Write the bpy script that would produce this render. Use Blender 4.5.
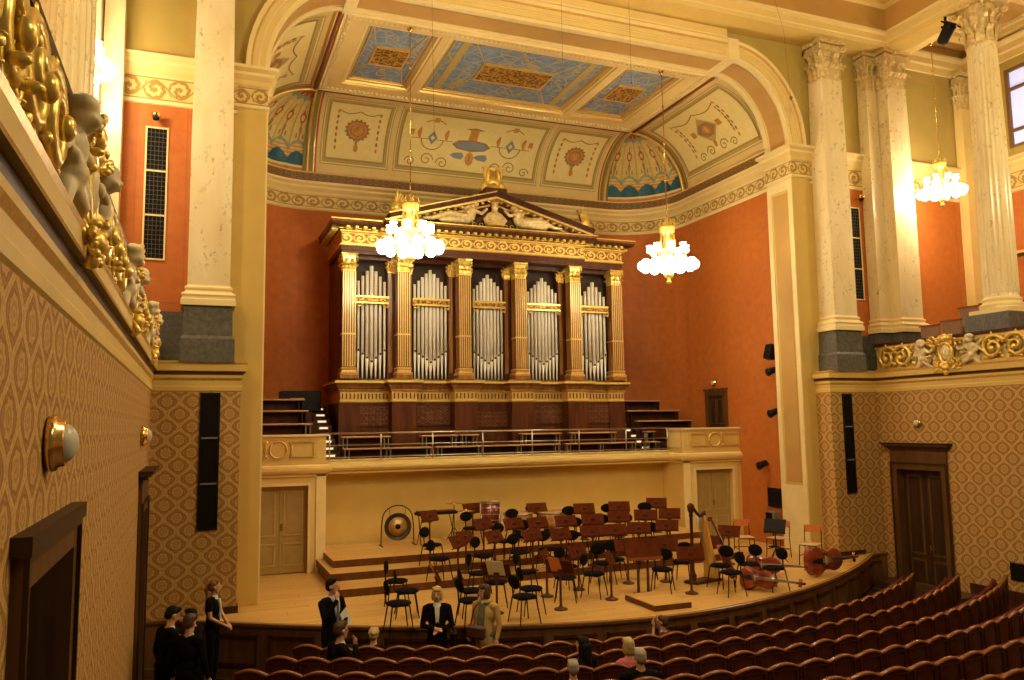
import bpy, math, random
import numpy as np
from mathutils import Vector, Matrix

random.seed(7)
sc = bpy.context.scene
for o_ in list(bpy.data.objects):
    bpy.data.objects.remove(o_)
COL = sc.collection
PI = math.pi
sin, cos, R = math.sin, math.cos, math.radians

# ------------------------------------------------------------------ camera
FPX = 799.13
YAW, PITCH, ROLL = 0.37617, 0.10673, -0.014586
fwd = Vector((sin(YAW) * cos(PITCH), cos(YAW) * cos(PITCH), sin(PITCH)))
rt0 = Vector((cos(YAW), -sin(YAW), 0))
up0 = rt0.cross(fwd)
rt = rt0 * cos(ROLL) + up0 * sin(ROLL)
up = up0 * cos(ROLL) - rt0 * sin(ROLL)
CAM = Vector((0, 0, 4.15))
cam = bpy.data.cameras.new('camera')
cam.sensor_width = 36
cam.lens = 36 * FPX / 1024
cam.clip_end = 200
co = bpy.data.objects.new('camera', cam)
co.matrix_world = Matrix(((rt.x, up.x, -fwd.x, CAM.x), (rt.y, up.y, -fwd.y, CAM.y), (rt.z, up.z, -fwd.z, CAM.z), (0, 0, 0, 1)))
COL.objects.link(co)
sc.camera = co


def in_view(p, mx=60, my=60):
    d = Vector(p) - CAM
    w = d.dot(fwd)
    if w < .3: return False
    x = 512 + FPX * d.dot(rt) / w; y = 340 - FPX * d.dot(up) / w
    return -mx < x < 1024 + mx and -my < y < 680 + my


# ------------------------------------------------------------------ world, exposure, lights
world = bpy.data.worlds.new('world'); sc.world = world; world.use_nodes = True
bgn = world.node_tree.nodes['Background']
bgn.inputs[0].default_value = (1.0, .76, .40, 1); bgn.inputs[1].default_value = .07
sc.view_settings.view_transform = 'Standard'; sc.view_settings.look = 'None'
sc.view_settings.gamma = 1; sc.view_settings.use_curve_mapping = False
sc.view_settings.exposure = 0.55
sc.cycles.max_bounces = 6; sc.cycles.diffuse_bounces = 3; sc.cycles.glossy_bounces = 3
sc.cycles.sample_clamp_indirect = 4; sc.cycles.caustics_reflective = False; sc.cycles.caustics_refractive = False
WARM = (1.0, .80, .45)


def lamp(name, loc, power, radius, color=WARM):
    l = bpy.data.lights.new(name, 'POINT'); l.energy = power; l.shadow_soft_size = radius; l.color = color
    o = bpy.data.objects.new(name, l); o.location = loc; COL.objects.link(o)
    return o


# the lamps of the chandeliers: two over the stage, one in each gallery end, and those of the hall behind the camera's frame
lamp('chandelier_light', (4.35, 17.1, 8.25), 720, .3)
lamp('chandelier_light', (11.05, 17.1, 8.25), 720, .3)
lamp('chandelier_light', (17.8, 14.65, 10.1), 420, .3)
lamp('chandelier_light', (-2.0, 14.4, 10.3), 620, .3)
lamp('chandelier_light', (7.65, 8.0, 12.0), 950, .8)
lamp('chandelier_light', (7.65, 1.0, 12.0), 750, .8)
lamp('chandelier_light', (17.8, 8.0, 10.3), 350, .4)
lamp('chandelier_light', (-2.5, 8.0, 10.3), 350, .4)


# ------------------------------------------------------------------ materials
class N:
    """A socket with arithmetic, for short node expressions."""
    def __init__(s, nt, sock): s.nt, s.s = nt, sock
    def _m(s, op, *a):
        n = s.nt.nodes.new('ShaderNodeMath'); n.operation = op
        for i, v in enumerate((s,) + a):
            if isinstance(v, N): s.nt.links.new(v.s, n.inputs[i])
            else: n.inputs[i].default_value = v
        return N(s.nt, n.outputs[0])
    def __add__(s, o): return s._m('ADD', o)
    def __sub__(s, o): return s._m('SUBTRACT', o)
    def __mul__(s, o): return s._m('MULTIPLY', o)
    def __truediv__(s, o): return s._m('DIVIDE', o)
    def sin(s): return s._m('SINE')
    def abs(s): return s._m('ABSOLUTE')
    def frac(s): return s._m('FRACT')
    def floor(s): return s._m('FLOOR')
    def sqrt(s): return s._m('SQRT')
    def lt(s, o): return s._m('LESS_THAN', o)
    def gt(s, o): return s._m('GREATER_THAN', o)
    def min(s, o): return s._m('MINIMUM', o)
    def max(s, o): return s._m('MAXIMUM', o)
    def atan2(s, o): return s._m('ARCTAN2', o)
    def clamp(s):
        r = s._m('ADD', 0.0); r.s.node.use_clamp = True; return r


def new_mat(name, rough=.6, metal=0.0, color=(.5, .5, .5), spec=.4, emit=None, estr=0):
    m = bpy.data.materials.new(name); m.use_nodes = True
    b = m.node_tree.nodes['Principled BSDF']
    b.inputs['Base Color'].default_value = (*color, 1); b.inputs['Roughness'].default_value = rough
    b.inputs['Metallic'].default_value = metal; b.inputs['Specular IOR Level'].default_value = spec
    if emit:
        b.inputs['Emission Color'].default_value = (*emit, 1); b.inputs['Emission Strength'].default_value = estr
    return m, m.node_tree, b


def mixc(nt, f, a, b):
    n = nt.nodes.new('ShaderNodeMix'); n.data_type = 'RGBA'
    if isinstance(f, N): nt.links.new(f.s, n.inputs[0])
    else: n.inputs[0].default_value = f
    for i, v in ((6, a), (7, b)):
        if isinstance(v, tuple): n.inputs[i].default_value = (*v, 1)
        else: nt.links.new(v, n.inputs[i])
    return n.outputs[2]


def pos(nt):
    g = nt.nodes.new('ShaderNodeNewGeometry'); s = nt.nodes.new('ShaderNodeSeparateXYZ')
    nt.links.new(g.outputs['Position'], s.inputs[0])
    return [N(nt, s.outputs[i]) for i in range(3)], g.outputs['Position']


def noise(nt, scale, vec=None, detail=3, st=None):
    n = nt.nodes.new('ShaderNodeTexNoise'); n.inputs['Scale'].default_value = scale; n.inputs['Detail'].default_value = detail
    if vec is None:
        vec = nt.nodes.new('ShaderNodeTexCoord').outputs['Object']
    if st:
        mp = nt.nodes.new('ShaderNodeMapping'); mp.inputs['Scale'].default_value = st
        nt.links.new(vec, mp.inputs[0]); vec = mp.outputs[0]
    nt.links.new(vec, n.inputs['Vector'])
    return N(nt, n.outputs[0])


def plain(name, col, rough=.6, metal=0.0, var=.12, scale=6, bump=0, st=None, spec=.4):
    m, nt, b = new_mat(name, rough, metal, col, spec)
    f = noise(nt, scale, st=st)
    f = ((f - .3) * 2.2).clamp()
    d = tuple(c * (1 - var) for c in col); e = tuple(min(1, c * (1 + var)) for c in col)
    nt.links.new(mixc(nt, f, d, e), b.inputs['Base Color'])
    if bump:
        bp = nt.nodes.new('ShaderNodeBump'); bp.inputs['Strength'].default_value = bump
        nt.links.new(noise(nt, scale * 6).s, bp.inputs['Height']); nt.links.new(bp.outputs[0], b.inputs['Normal'])
    return m


def glow(name, col, strength):
    m, nt, b = new_mat(name, .4, 0, (.8, .8, .75), emit=col, estr=strength)
    try: m.cycles.emission_sampling = 'NONE'
    except Exception: pass
    return m


def damask():
    m, nt, b = new_mat('damask_wallpaper', .75, spec=.25)
    (x, y, z), p = pos(nt)
    u = (x + y) / .42; v = z / .455
    s = (v * (2 * PI)).sin() * .25
    d1 = ((u - s + .5).frac() - .5).abs()
    d2 = ((u + s).frac() - .5).abs()
    d = d1.min(d2)
    band = d.lt(.10); line = d.lt(.165) * d.gt(.10); core = d.lt(.02)
    def cell(cu, cv):
        a = ((u - cu + .5).frac() - .5) * .92
        c = ((v - cv + .5).frac() - .5)
        r = (a * a + c * c).sqrt(); th = a.atan2(c); rr = r + (th * 8).sin() * .014
        return rr.lt(.20), rr.lt(.245), r.lt(.125) * r.gt(.085), r.lt(.04)
    m1, h1, g1, k1 = cell(.25, .75); m2, h2, g2, k2 = cell(.75, .25)
    mot, halo, ringd, dot = m1 + m2, h1 + h2, g1 + g2, k1 + k2
    f = N(nt, nt.nodes.new('ShaderNodeValue').outputs[0]) * 0.0 + .34
    f = f * (N(nt, f.s) * 0 + 1 - line).clamp() * (N(nt, f.s) * 0 + 1 - halo).clamp()
    f = (f + band * .85 + mot * .9 - ringd * .5 - dot * .6 - core * .35).clamp()
    f = f * ((noise(nt, 55, p) - .1) * 1.2).clamp()
    nt.links.new(mixc(nt, f, (.33, .155, .038), (.84, .57, .20)), b.inputs['Base Color'])
    return m


def marble():
    m, nt, b = new_mat('cream_marble', .25, spec=.5)
    _, p = pos(nt)
    n1 = noise(nt, 2.6, p, 9, (1, 1, .45)); n2 = noise(nt, 14, p, 6)
    vein = 1.0
    v = ((n1 - .5).abs() * -34 + 1).clamp() * ((n2 - .48) * 6).clamp() * ((noise(nt, 1.1, p) - .34) * 5).clamp()
    base = mixc(nt, ((noise(nt, 3.0, p, 5, (1, 1, .35)) - .3) * 2).clamp(), (.76, .60, .31), (.88, .75, .46))
    nt.links.new(mixc(nt, v * .8, base, (.30, .20, .07)), b.inputs['Base Color'])
    return m


def uvn(nt):
    t = nt.nodes.new('ShaderNodeUVMap'); s = nt.nodes.new('ShaderNodeSeparateXYZ')
    nt.links.new(t.outputs[0], s.inputs[0])
    return N(nt, s.outputs[0]), N(nt, s.outputs[1])


def rinceau(name, ground, scroll, metal=0.0, rough=.5, turns=3.0):
    """running scroll ornament on a band; u = length / height, v = 0..1 across"""
    m, nt, b = new_mat(name, rough, metal)
    u, v = uvn(nt)
    k = (u / 2).floor() * 2
    par = ((u.floor() - k) * 2) - 1
    a = u.frac() - .5; c = (v - .5) * par
    r = (a * a + c * c).sqrt(); th = a.atan2(c)
    sp = ((r * (turns * 2 * PI) + th).sin() + (th * 9 + r * 20).sin() * .45).gt(.05) * r.lt(.48) * r.gt(.05)
    stem = ((v - .5 - ((u * PI).sin() * .36)).abs()).lt(.045)
    f = (sp + stem + r.lt(.06) + v.gt(.94) + v.lt(.06)).clamp()
    nt.links.new(mixc(nt, f, ground, scroll), b.inputs['Base Color'])
    bp = nt.nodes.new('ShaderNodeBump'); bp.inputs['Strength'].default_value = .6; bp.inputs['Distance'].default_value = .03
    nt.links.new(f.s, bp.inputs['Height']); nt.links.new(bp.outputs[0], b.inputs['Normal'])
    return m


def planks(name, c1, c2, w=.14, l=2.4, rough=.35, alongx=True, gap=(.12, .06, .02)):
    m, nt, b = new_mat(name, rough, spec=.5)
    (x, y, z), p = pos(nt)
    if not alongx: x, y = y, x
    row = (y / w).floor()
    off = ((row * 12.9898).sin() * 43758.5).frac()
    cx = x / l + off
    rnd = ((row * 78.233 + cx.floor() * 37.719).sin() * 4375.8).frac()
    g = noise(nt, 3, p, 4, (.6, 6, 1) if alongx else (6, .6, 1))
    f = (rnd * .55 + g * .6).clamp()
    e = ((y / w).frac() - .5).abs().gt(.47).max((cx.frac() - .5).abs().gt(.497))
    nt.links.new(mixc(nt, e * .55, mixc(nt, f, c1, c2), gap), b.inputs['Base Color'])
    return m


def woodm(name, c1, c2, rough=.35, st=(1, 1, .12), scale=9, spec=.5):
    m, nt, b = new_mat(name, rough, spec=spec)
    f = ((noise(nt, scale, st=st, detail=5) - .3) * 2.4).clamp()
    nt.links.new(mixc(nt, f, c1, c2), b.inputs['Base Color'])
    return m


def bluepanel():
    m, nt, b = new_mat('blue_coffer_field', .6)
    (x, y, z), p = pos(nt)
    v = nt.nodes.new('ShaderNodeTexVoronoi'); v.feature = 'DISTANCE_TO_EDGE'; v.inputs['Scale'].default_value = 2.6
    nt.links.new(p, v.inputs['Vector'])
    ln = N(nt, v.outputs[0])
    f = ln.lt(.035) + (noise(nt, 7, p) * 1.0).gt(.62) * .6
    base = mixc(nt, ((noise(nt, 4, p) - .3) * 2).clamp(), (.15, .24, .38), (.27, .38, .52))
    nt.links.new(mixc(nt, f.clamp(), base, (.52, .40, .14)), b.inputs['Base Color'])
    return m


def goldrelief():
    m, nt, b = new_mat('gilt_relief_field', .45, .35)
    _, p = pos(nt)
    n = noise(nt, 16, p, 2)
    nt.links.new(mixc(nt, ((n - .42) * 6).clamp(), (.16, .06, .012), (.66, .38, .07)), b.inputs['Base Color'])
    return m


M = {}
M['damask'] = damask()
M['marble'] = marble()
M['cream'] = plain('cream_plaster', (.80, .59, .22), .55, var=.05, scale=2)
M['ivory'] = plain('ivory_stucco', (.86, .69, .33), .5, var=.05, scale=3)
M['ochre'] = plain('ochre_plaster', (.70, .48, .13), .6, var=.05, scale=2)
M['olive'] = plain('olive_plaster', (.47, .34, .085), .65, var=.05, scale=2)
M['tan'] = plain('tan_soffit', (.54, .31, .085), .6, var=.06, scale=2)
M['terra'] = plain('terracotta_wall', (.53, .148, .021), .65, var=.10, scale=5)
M['terra2'] = plain('dark_terracotta', (.44, .13, .024), .65, var=.10, scale=5)
M['stone'] = plain('grey_stone', (.12, .11, .085), .45, var=.35, scale=14)
M['mouldgold'] = plain('gilt_moulding', (.80, .52, .16), .35, .55, var=.15, scale=20)
M['gold'] = plain('gilding', (.98, .64, .15), .3, .55, var=.18, scale=18, bump=.25)
M['paleg'] = plain('pale_gilt_plaster', (.72, .54, .24), .42, .25, var=.25, scale=12, bump=.3)
M['putto'] = plain('aged_white_plaster', (.74, .60, .34), .5, var=.25, scale=9)
M['brass'] = plain('polished_brass', (.85, .55, .18), .2, 1.0, var=.08)
M['frieze'] = rinceau('painted_scroll_frieze', (.76, .57, .22), (.40, .23, .05))
M['gfrieze'] = rinceau('gilt_scroll_frieze', (.30, .15, .035), (.95, .64, .17), .5, .4)
M['garland'] = rinceau('leaf_garland_band', (.20, .05, .012), (.22, .20, .05), turns=3.2)
M['red'] = plain('painted_red_line', (.42, .09, .03), .6)
M['darkred'] = plain('painted_maroon', (.20, .045, .02), .6)
M['teal'] = plain('painted_teal', (.02, .11, .16), .5)
M['sage'] = plain('painted_sage', (.30, .33, .20), .6)
M['orangep'] = plain('painted_orange', (.62, .27, .05), .6)
M['shell'] = plain('painted_shell_cream', (.68, .50, .16), .6)
M['panelc'] = plain('painted_panel_cream', (.86, .69, .27), .6, var=.04)
M['panelf'] = plain('panel_frame_ochre', (.52, .37, .10), .6, var=.08, scale=10)
M['ornament'] = plain('painted_brown_ornament', (.36, .20, .07), .6)
M['greyblue'] = plain('painted_grey_blue', (.24, .27, .28), .6)
M['bluep'] = bluepanel()
M['relief'] = goldrelief()
M['stage'] = planks('stage_floor_boards', (.56, .30, .07), (.78, .48, .14), .13, 3.2, .35)
M['floor'] = planks('stalls_floor', (.06, .03, .012), (.10, .05, .02), .12, 2, .4, alongx=False)
M['mahog'] = woodm('dark_mahogany', (.04, .011, .005), (.09, .028, .010), .45, spec=.2)
M['stagewood'] = woodm('stage_front_wood', (.12, .048, .015), (.22, .095, .03), .4)
M['riserwood'] = woodm('riser_face_wood', (.10, .034, .010), (.16, .06, .018), .45, spec=.2)
M['doorwood'] = woodm('walnut_door', (.085, .038, .012), (.15, .07, .022), .5, spec=.2)
M['doordark'] = woodm('walnut_door_leaf', (.035, .014, .005), (.06, .026, .009), .5, spec=.2)
M['paledoor'] = plain('painted_stage_door', (.42, .30, .10), .5, var=.08, scale=5)
M['orgwood'] = woodm('organ_case_wood', (.06, .015, .005), (.13, .037, .011), .35, spec=.3)
M['orgcol'] = woodm('organ_column_wood', (.20, .08, .018), (.40, .18, .042), .25)
M['orgdark'] = plain('organ_interior', (.05, .02, .01), .6)
M['pipe'] = plain('tin_organ_pipe', (.92, .86, .70), .3, .0, var=.06, scale=3)
M['pipedark'] = plain('pipe_mouth_dark', (.05, .05, .045), .5, .3)
M['velvet'] = plain('seat_back_wood', (.105, .026, .011), .42, var=.25, scale=8, spec=.2)
M['cushion'] = plain('red_velvet', (.14, .018, .012), .8, var=.2, scale=30)
M['rail'] = woodm('seat_top_rail', (.22, .07, .022), (.32, .11, .035), .25, (1, 1, 1), 6)
M['black'] = plain('black_paint', (.008, .007, .007), .5, var=.2, spec=.2)
M['blackcloth'] = plain('black_cloth', (.009, .007, .008), .9, var=.25, scale=20, spec=.05)
M['grille'] = plain('black_speaker_cloth', (.014, .010, .008), .9, var=.4, scale=120, spec=.05)
M['steel'] = plain('brushed_steel', (.55, .50, .42), .3, .9, var=.05)
M['deskw'] = woodm('music_desk_wood', (.085, .016, .004), (.135, .030, .008), .7, (1, 1, 1), 5, .05)
M['postw'] = woodm('stand_post_wood', (.07, .02, .008), (.12, .04, .014), .4, spec=.2)
M['paper'] = plain('sheet_paper', (.80, .76, .62), .7, var=.04)
M['orangepaper'] = plain('orange_paper', (.72, .26, .06), .7, var=.04)
M['lightwood'] = woodm('bench_wood', (.40, .21, .08), (.58, .34, .14), .35, (.15, 1, 1), 6)
M['chairwood'] = woodm('orange_plywood', (.55, .16, .035), (.70, .24, .06), .35)
M['seatpale'] = woodm('pale_plywood', (.58, .40, .20), (.70, .52, .28), .35)
M['cello'] = woodm('red_varnish', (.14, .018, .007), (.32, .05, .014), .14, (1, 1, .3), 5, .8)
M['harpgold'] = woodm('pale_maple', (.72, .38, .07), (.85, .50, .13), .25)
M['bronze'] = plain('gong_bronze', (.62, .38, .13), .35, .4, var=.3, scale=10)
M['rim'] = plain('gong_rim', (.10, .075, .04), .4, .5)
M['skin'] = plain('skin', (.60, .32, .19), .55, var=.06)
M['blond'] = plain('blond_hair', (.58, .40, .16), .6, var=.25, scale=40)
M['brown_hair'] = plain('brown_hair', (.075, .035, .016), .6, var=.3, scale=40)
M['redhair'] = plain('light_brown_hair', (.28, .13, .05), .6, var=.3, scale=40)
M['grey_hair'] = plain('grey_hair', (.36, .31, .23), .6, var=.3, scale=40)
M['darkhair'] = plain('black_hair', (.012, .008, .007), .7, var=.3, scale=40, spec=.15)
M['white'] = plain('white_cotton', (.74, .70, .62), .7, var=.04)
M['tie'] = plain('blue_grey_tie', (.13, .15, .20), .6)
M['yellowcoat'] = plain('mustard_coat', (.56, .36, .11), .75, var=.10, scale=14)
M['greenscarf'] = plain('grey_green_shirt', (.16, .16, .10), .8)
M['pink'] = plain('pink_knit', (.60, .13, .15), .8, var=.1)
M['bag'] = plain('brown_leather', (.10, .035, .022), .45)
M['grey'] = plain('grey_metal', (.25, .24, .21), .5, .3)
M['globe'] = glow('lit_glass_globe', (1.0, .93, .78), 14)
M['wallglass'] = plain('frosted_glass', (.62, .58, .46), .3, var=.03)
M['lit'] = glow('lit_step_light', (1.0, .75, .42), .7)
M['sky'] = glow('evening_window_glass', (.36, .50, .95), .55)
M['winframe'] = plain('window_frame_wood', (.22, .11, .04), .5)
M['gseat'] = plain('gallery_seat_upholstery', (.30, .16, .085), .7)
M['wire'] = plain('thin_dull_wire', (.20, .13, .06), .7)
M['darkband'] = plain('painted_shadow_gap_brown', (.13, .055, .014), .5)  # shadow gap under the ledge's top slab, its shade painted dark brown


# ------------------------------------------------------------------ geometry helpers
class MB:
    """collects shapes and links them as ONE mesh object"""
    def __init__(s, *mats):
        s.v, s.f, s.m, s.sm, s.uv = [], [], [], [], []
        s.mats = [M[k] if isinstance(k, str) else k for k in mats]; s.T = None
    def add(s, vs, fs, m=0, smooth=False, uvs=None):
        b = len(s.v)
        if s.T is not None: vs = [s.T @ Vector(p) for p in vs]
        s.v += [tuple(p) for p in vs]
        for i, f in enumerate(fs):
            s.f.append([b + k for k in f]); s.m.append(m[i] if isinstance(m, list) else m); s.sm.append(smooth)
            s.uv.append(uvs[i] if uvs else None)
        return s
    def box(s, x0, x1, y0, y1, z0, z1, m=0):
        vs = [(x, y, z) for z in (z0, z1) for y in (y0, y1) for x in (x0, x1)]
        return s.add(vs, [(0, 2, 3, 1), (4, 5, 7, 6), (0, 1, 5, 4), (2, 6, 7, 3), (0, 4, 6, 2), (1, 3, 7, 5)], m)
    def cbox(s, x0, x1, y0, y1, z0, z1, c=.01, m=0):
        """box with chamfered vertical and top edges"""
        xy = [(x0 + c, y0), (x1 - c, y0), (x1, y0 + c), (x1, y1 - c), (x1 - c, y1), (x0 + c, y1), (x0, y1 - c), (x0, y0 + c)]
        cx, cy = (x0 + x1) / 2, (y0 + y1) / 2
        def ring(z, k): return [(cx + (x - cx) * (1 - k * c / max(.001, (x1 - x0) / 2)), cy + (y - cy) * (1 - k * c / max(.001, (y1 - y0) / 2)), z) for x, y in xy]
        return s.loft([ring(z0, 1), ring(z0 + c, 0), ring(z1 - c, 0), ring(z1, 1)], m, False)
    def loft(s, rings, m=0, smooth=True, cap=True, closed=True):
        n = len(rings[0]); vs = [p for r in rings for p in r]; fs = []
        for i in range(len(rings) - 1):
            for j in range(n if closed else n - 1):
                a = i * n + j; b = i * n + (j + 1) % n
                fs.append((a, b, b + n, a + n))
        if cap and closed:
            fs.append(tuple(range(n - 1, -1, -1))); fs.append(tuple(range((len(rings) - 1) * n, len(rings) * n)))
        return s.add(vs, fs, m, smooth)
    def lathe(s, prof, c=(0, 0, 0), seg=16, m=0, smooth=True, a0=0, cap=True):
        rings = [[(c[0] + r * cos(a0 + 2 * PI * k / seg), c[1] + r * sin(a0 + 2 * PI * k / seg), c[2] + z) for k in range(seg)] for r, z in prof]
        return s.loft(rings, m, smooth, cap)
    def cyl(s, c, r, z0, z1, seg=12, m=0, r2=None):
        return s.lathe([(r, z0), (r if r2 is None else r2, z1)], (c[0], c[1], 0), seg, m, True)
    def tube(s, pts, r, seg=8, m=0, closed=False):
        pts = [Vector(p) for p in pts]; rings = []; n = len(pts); prev = None
        for i, p in enumerate(pts):
            if closed: t = pts[(i + 1) % n] - pts[i - 1]
            else: t = (pts[min(i + 1, n - 1)] - pts[max(i - 1, 0)])
            t.normalize()
            if prev is None:
                q = Vector((0, 0, 1)) if abs(t.z) < .9 else Vector((1, 0, 0)); a = t.cross(q).normalized()
            else:
                a = (prev - t * prev.dot(t)).normalized()
            prev = a; b = t.cross(a)
            rr = r[i] if isinstance(r, (list, tuple)) else r
            rings.append([p + (a * cos(2 * PI * k / seg) + b * sin(2 * PI * k / seg)) * rr for k in range(seg)])
        if closed: rings.append(rings[0])
        return s.loft(rings, m, True, not closed)
    def ell(s, c, r, m=0, seg=12, rings=8, rot=None):
        if not isinstance(r, (tuple, list)): r = (r, r, r)
        vs = []; fs = []
        for i in range(rings + 1):
            ph = PI * i / rings
            for k in range(seg):
                v = Vector((r[0] * sin(ph) * cos(2 * PI * k / seg), r[1] * sin(ph) * sin(2 * PI * k / seg), r[2] * cos(ph)))
                if rot is not None: v = rot @ v
                vs.append(v + Vector(c))
        for i in range(rings):
            for k in range(seg):
                a = i * seg + k; b = i * seg + (k + 1) % seg
                fs.append((a, a + seg, b + seg, b))
        return s.add(vs, fs, m, True)
    def sweep(s, path, prof, mats=0, closed=False, uvscale=1.0):
        """prof: [(offset to the right of the path, z)...]; mitred"""
        P = [Vector((p[0], p[1])) for p in path]; n = len(P); dirs = []
        for i in range(n):
            def nr(a, b):
                d = (b - a).normalized(); return Vector((d.y, -d.x))
            if closed: n1, n2 = nr(P[i - 1], P[i]), nr(P[i], P[(i + 1) % n])
            else:
                n1 = nr(P[i - 1], P[i]) if i else None; n2 = nr(P[i], P[i + 1]) if i < n - 1 else None
                n1 = n1 or n2; n2 = n2 or n1
            d = (n1 + n2); d = d / max(.2, d.length_squared) * 2
            dirs.append(d)
        L = [0]
        for i in range(1, n + (1 if closed else 0)): L.append(L[-1] + (P[i % n] - P[i - 1]).length)
        k = len(prof); vs = [(P[i].x + dirs[i].x * o, P[i].y + dirs[i].y * o, z) for i in range(n) for o, z in prof]
        for i in range(n if closed else n - 1):
            for j in range(k - 1):
                a = i * k + j; b = ((i + 1) % n) * k + j
                mm = mats[j] if isinstance(mats, (list, tuple)) else mats
                h = math.hypot(prof[j + 1][0] - prof[j][0], prof[j + 1][1] - prof[j][1]) or 1
                u0, u1 = L[i] / h * uvscale, L[i + 1] / h * uvscale
                s.add([vs[a], vs[b], vs[b + 1], vs[a + 1]], [(0, 1, 2, 3)], mm, False, [[(u0, 0), (u1, 0), (u1, 1), (u0, 1)]])
        return s
    def poly(s, pts, m=0, uvs=None): return s.add(pts, [tuple(range(len(pts)))], m, False)
    def slab(s, poly2, ax, a0, a1, m=0):
        """extrude a 2D polygon along axis ax ('x','y','z') from a0 to a1"""
        f = {'x': lambda u, v, a: (a, u, v), 'y': lambda u, v, a: (u, a, v), 'z': lambda u, v, a: (u, v, a)}[ax]
        return s.loft([[f(u, v, a0) for u, v in poly2], [f(u, v, a1) for u, v in poly2]], m, False)
    def frame(s, ax, a, u0, u1, v0, v1, w, d, m=0):
        """rectangular raised frame on the plane ax=a, growing by d"""
        for (p, q, r_, t) in ((u0, u1, v0, v0 + w), (u0, u1, v1 - w, v1), (u0, u0 + w, v0 + w, v1 - w), (u1 - w, u1, v0 + w, v1 - w)):
            lo, hi = min(a, a + d), max(a, a + d)
            if ax == 'y': s.box(p, q, lo, hi, r_, t, m)
            elif ax == 'x': s.box(lo, hi, p, q, r_, t, m)
            else: s.box(p, q, r_, t, lo, hi, m)
        return s
    def mesh(s, name):
        me = bpy.data.meshes.new(name)
        me.from_pydata(s.v, [], s.f)
        for m in s.mats: me.materials.append(m)
        me.polygons.foreach_set('material_index', s.m); me.polygons.foreach_set('use_smooth', s.sm)
        if any(u is not None for u in s.uv):
            lay = me.uv_layers.new(name='UVMap'); i = 0
            for u, f in zip(s.uv, s.f):
                for j in range(len(f)):
                    if u is not None: lay.data[i].uv = u[j]
                    i += 1
        me.validate(); me.update()
        return me
    def build(s, name, parent=None, bevel=0, **props):
        o = bpy.data.objects.new(name, s.mesh(name)); COL.objects.link(o)
        if parent is not None: o.parent = parent
        if bevel:
            bv = o.modifiers.new('bevel', 'BEVEL'); bv.width = bevel; bv.segments = 2; bv.limit_method = 'ANGLE'
        for k, v in props.items(): o[k] = v
        return o


def tag(o, label, cat, group=None):
    o['label'] = label; o['category'] = cat
    if group: o['group'] = group
    return o


def thing(name, label, cat, loc=(0, 0, 0), rz=0, group=None):
    o = bpy.data.objects.new(name, None); o.empty_display_size = .1; COL.objects.link(o)
    o.location = loc; o.rotation_euler = (0, 0, rz)
    return tag(o, label, cat, group)


def dup(root, loc, rz, label, group=None, scale=None):
    r = root.copy(); COL.objects.link(r); r.location = loc; r.rotation_euler = (0, 0, rz); r['label'] = label
    if group: r['group'] = group
    if scale: r.scale = scale
    for ch in list(root.children):
        c = ch.copy(); COL.objects.link(c); c.parent = r
        for g in list(ch.children):
            d = g.copy(); COL.objects.link(d); d.parent = c
    return r


def struct(mb, name, **k): return mb.build(name, kind='structure', **k)


ORD = ('first second third fourth fifth sixth seventh eighth ninth tenth eleventh twelfth thirteenth fourteenth fifteenth sixteenth '
       'seventeenth eighteenth nineteenth twentieth').split()


def ordw(i):
    if i < 20: return ORD[i]
    if i == 29: return 'thirtieth'
    return ('twenty-' if i < 29 else 'thirty-') + ORD[(i - 20) % 10]


# blob figures: capsules and ellipsoids fused into one continuous surface
def blob(name, prims, voxel, mats, parent=None, smooth=2):
    """prims: ('c', a, b, ra, rb, mat) capsule or ('e', centre, radii, mat[, rot]) ellipsoid"""
    t = MB()
    for p in prims:
        if p[0] == 'c':
            a, b = Vector(p[1]), Vector(p[2]); t.ell(a, p[3], 0, 14, 10); t.ell(b, p[4], 0, 14, 10)
            if (b - a).length > .001: t.tube([a, b], [p[3], p[4]], 14)
        else:
            t.ell(p[1], p[2], 0, 16, 12, p[4] if len(p) > 4 else None)
    tmp = bpy.data.objects.new('tmp', t.mesh('tmp')); COL.objects.link(tmp)
    rm = tmp.modifiers.new('r', 'REMESH'); rm.mode = 'VOXEL'; rm.voxel_size = voxel; rm.use_smooth_shade = True
    if smooth:
        s_ = tmp.modifiers.new('s', 'SMOOTH'); s_.factor = .5; s_.iterations = smooth
    dg = bpy.context.evaluated_depsgraph_get()
    me = bpy.data.meshes.new_from_object(tmp.evaluated_get(dg)); me.name = name
    bpy.data.objects.remove(tmp)
    for m in mats: me.materials.append(M[m])
    n = len(me.polygons); c = np.zeros(n * 3); me.polygons.foreach_get('center', c); c = c.reshape(-1, 3)
    best = np.full(n, 1e9); idx = np.zeros(n, int)
    for p in prims:
        if p[0] == 'c':
            a, b = np.array(p[1], float), np.array(p[2], float); ab = b - a
            tt = np.clip(((c - a) @ ab) / max(1e-9, ab @ ab), 0, 1)
            d = np.linalg.norm(c - a - tt[:, None] * ab, axis=1) - (p[3] + (p[4] - p[3]) * tt); mi = p[5]
        else:
            q = c - np.array(p[1], float); r = np.array(p[2] if isinstance(p[2], (tuple, list)) else (p[2],) * 3, float)
            if len(p) > 4: q = q @ np.array(p[4])
            k = np.linalg.norm(q / r, axis=1); d = (k - 1) * r.min(); mi = p[3]
        w = d < best; best[w] = d[w]; idx[w] = mi
    me.polygons.foreach_set('material_index', idx.astype(np.int32)); me.polygons.foreach_set('use_smooth', [True] * n)
    o = bpy.data.objects.new(name, me); COL.objects.link(o)
    if parent is not None: o.parent = parent
    return o


# ------------------------------------------------------------------ the hall: floor, walls, ledges
XC = 7.65
def mx(x): return 2 * XC - x
XL, XR = -.75, 16.05          # side walls under the balconies
YB = 15.5                     # front of the wallpapered piers
SC = (XC, 22.7)               # centre of the curves of stage front and seat rows

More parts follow.
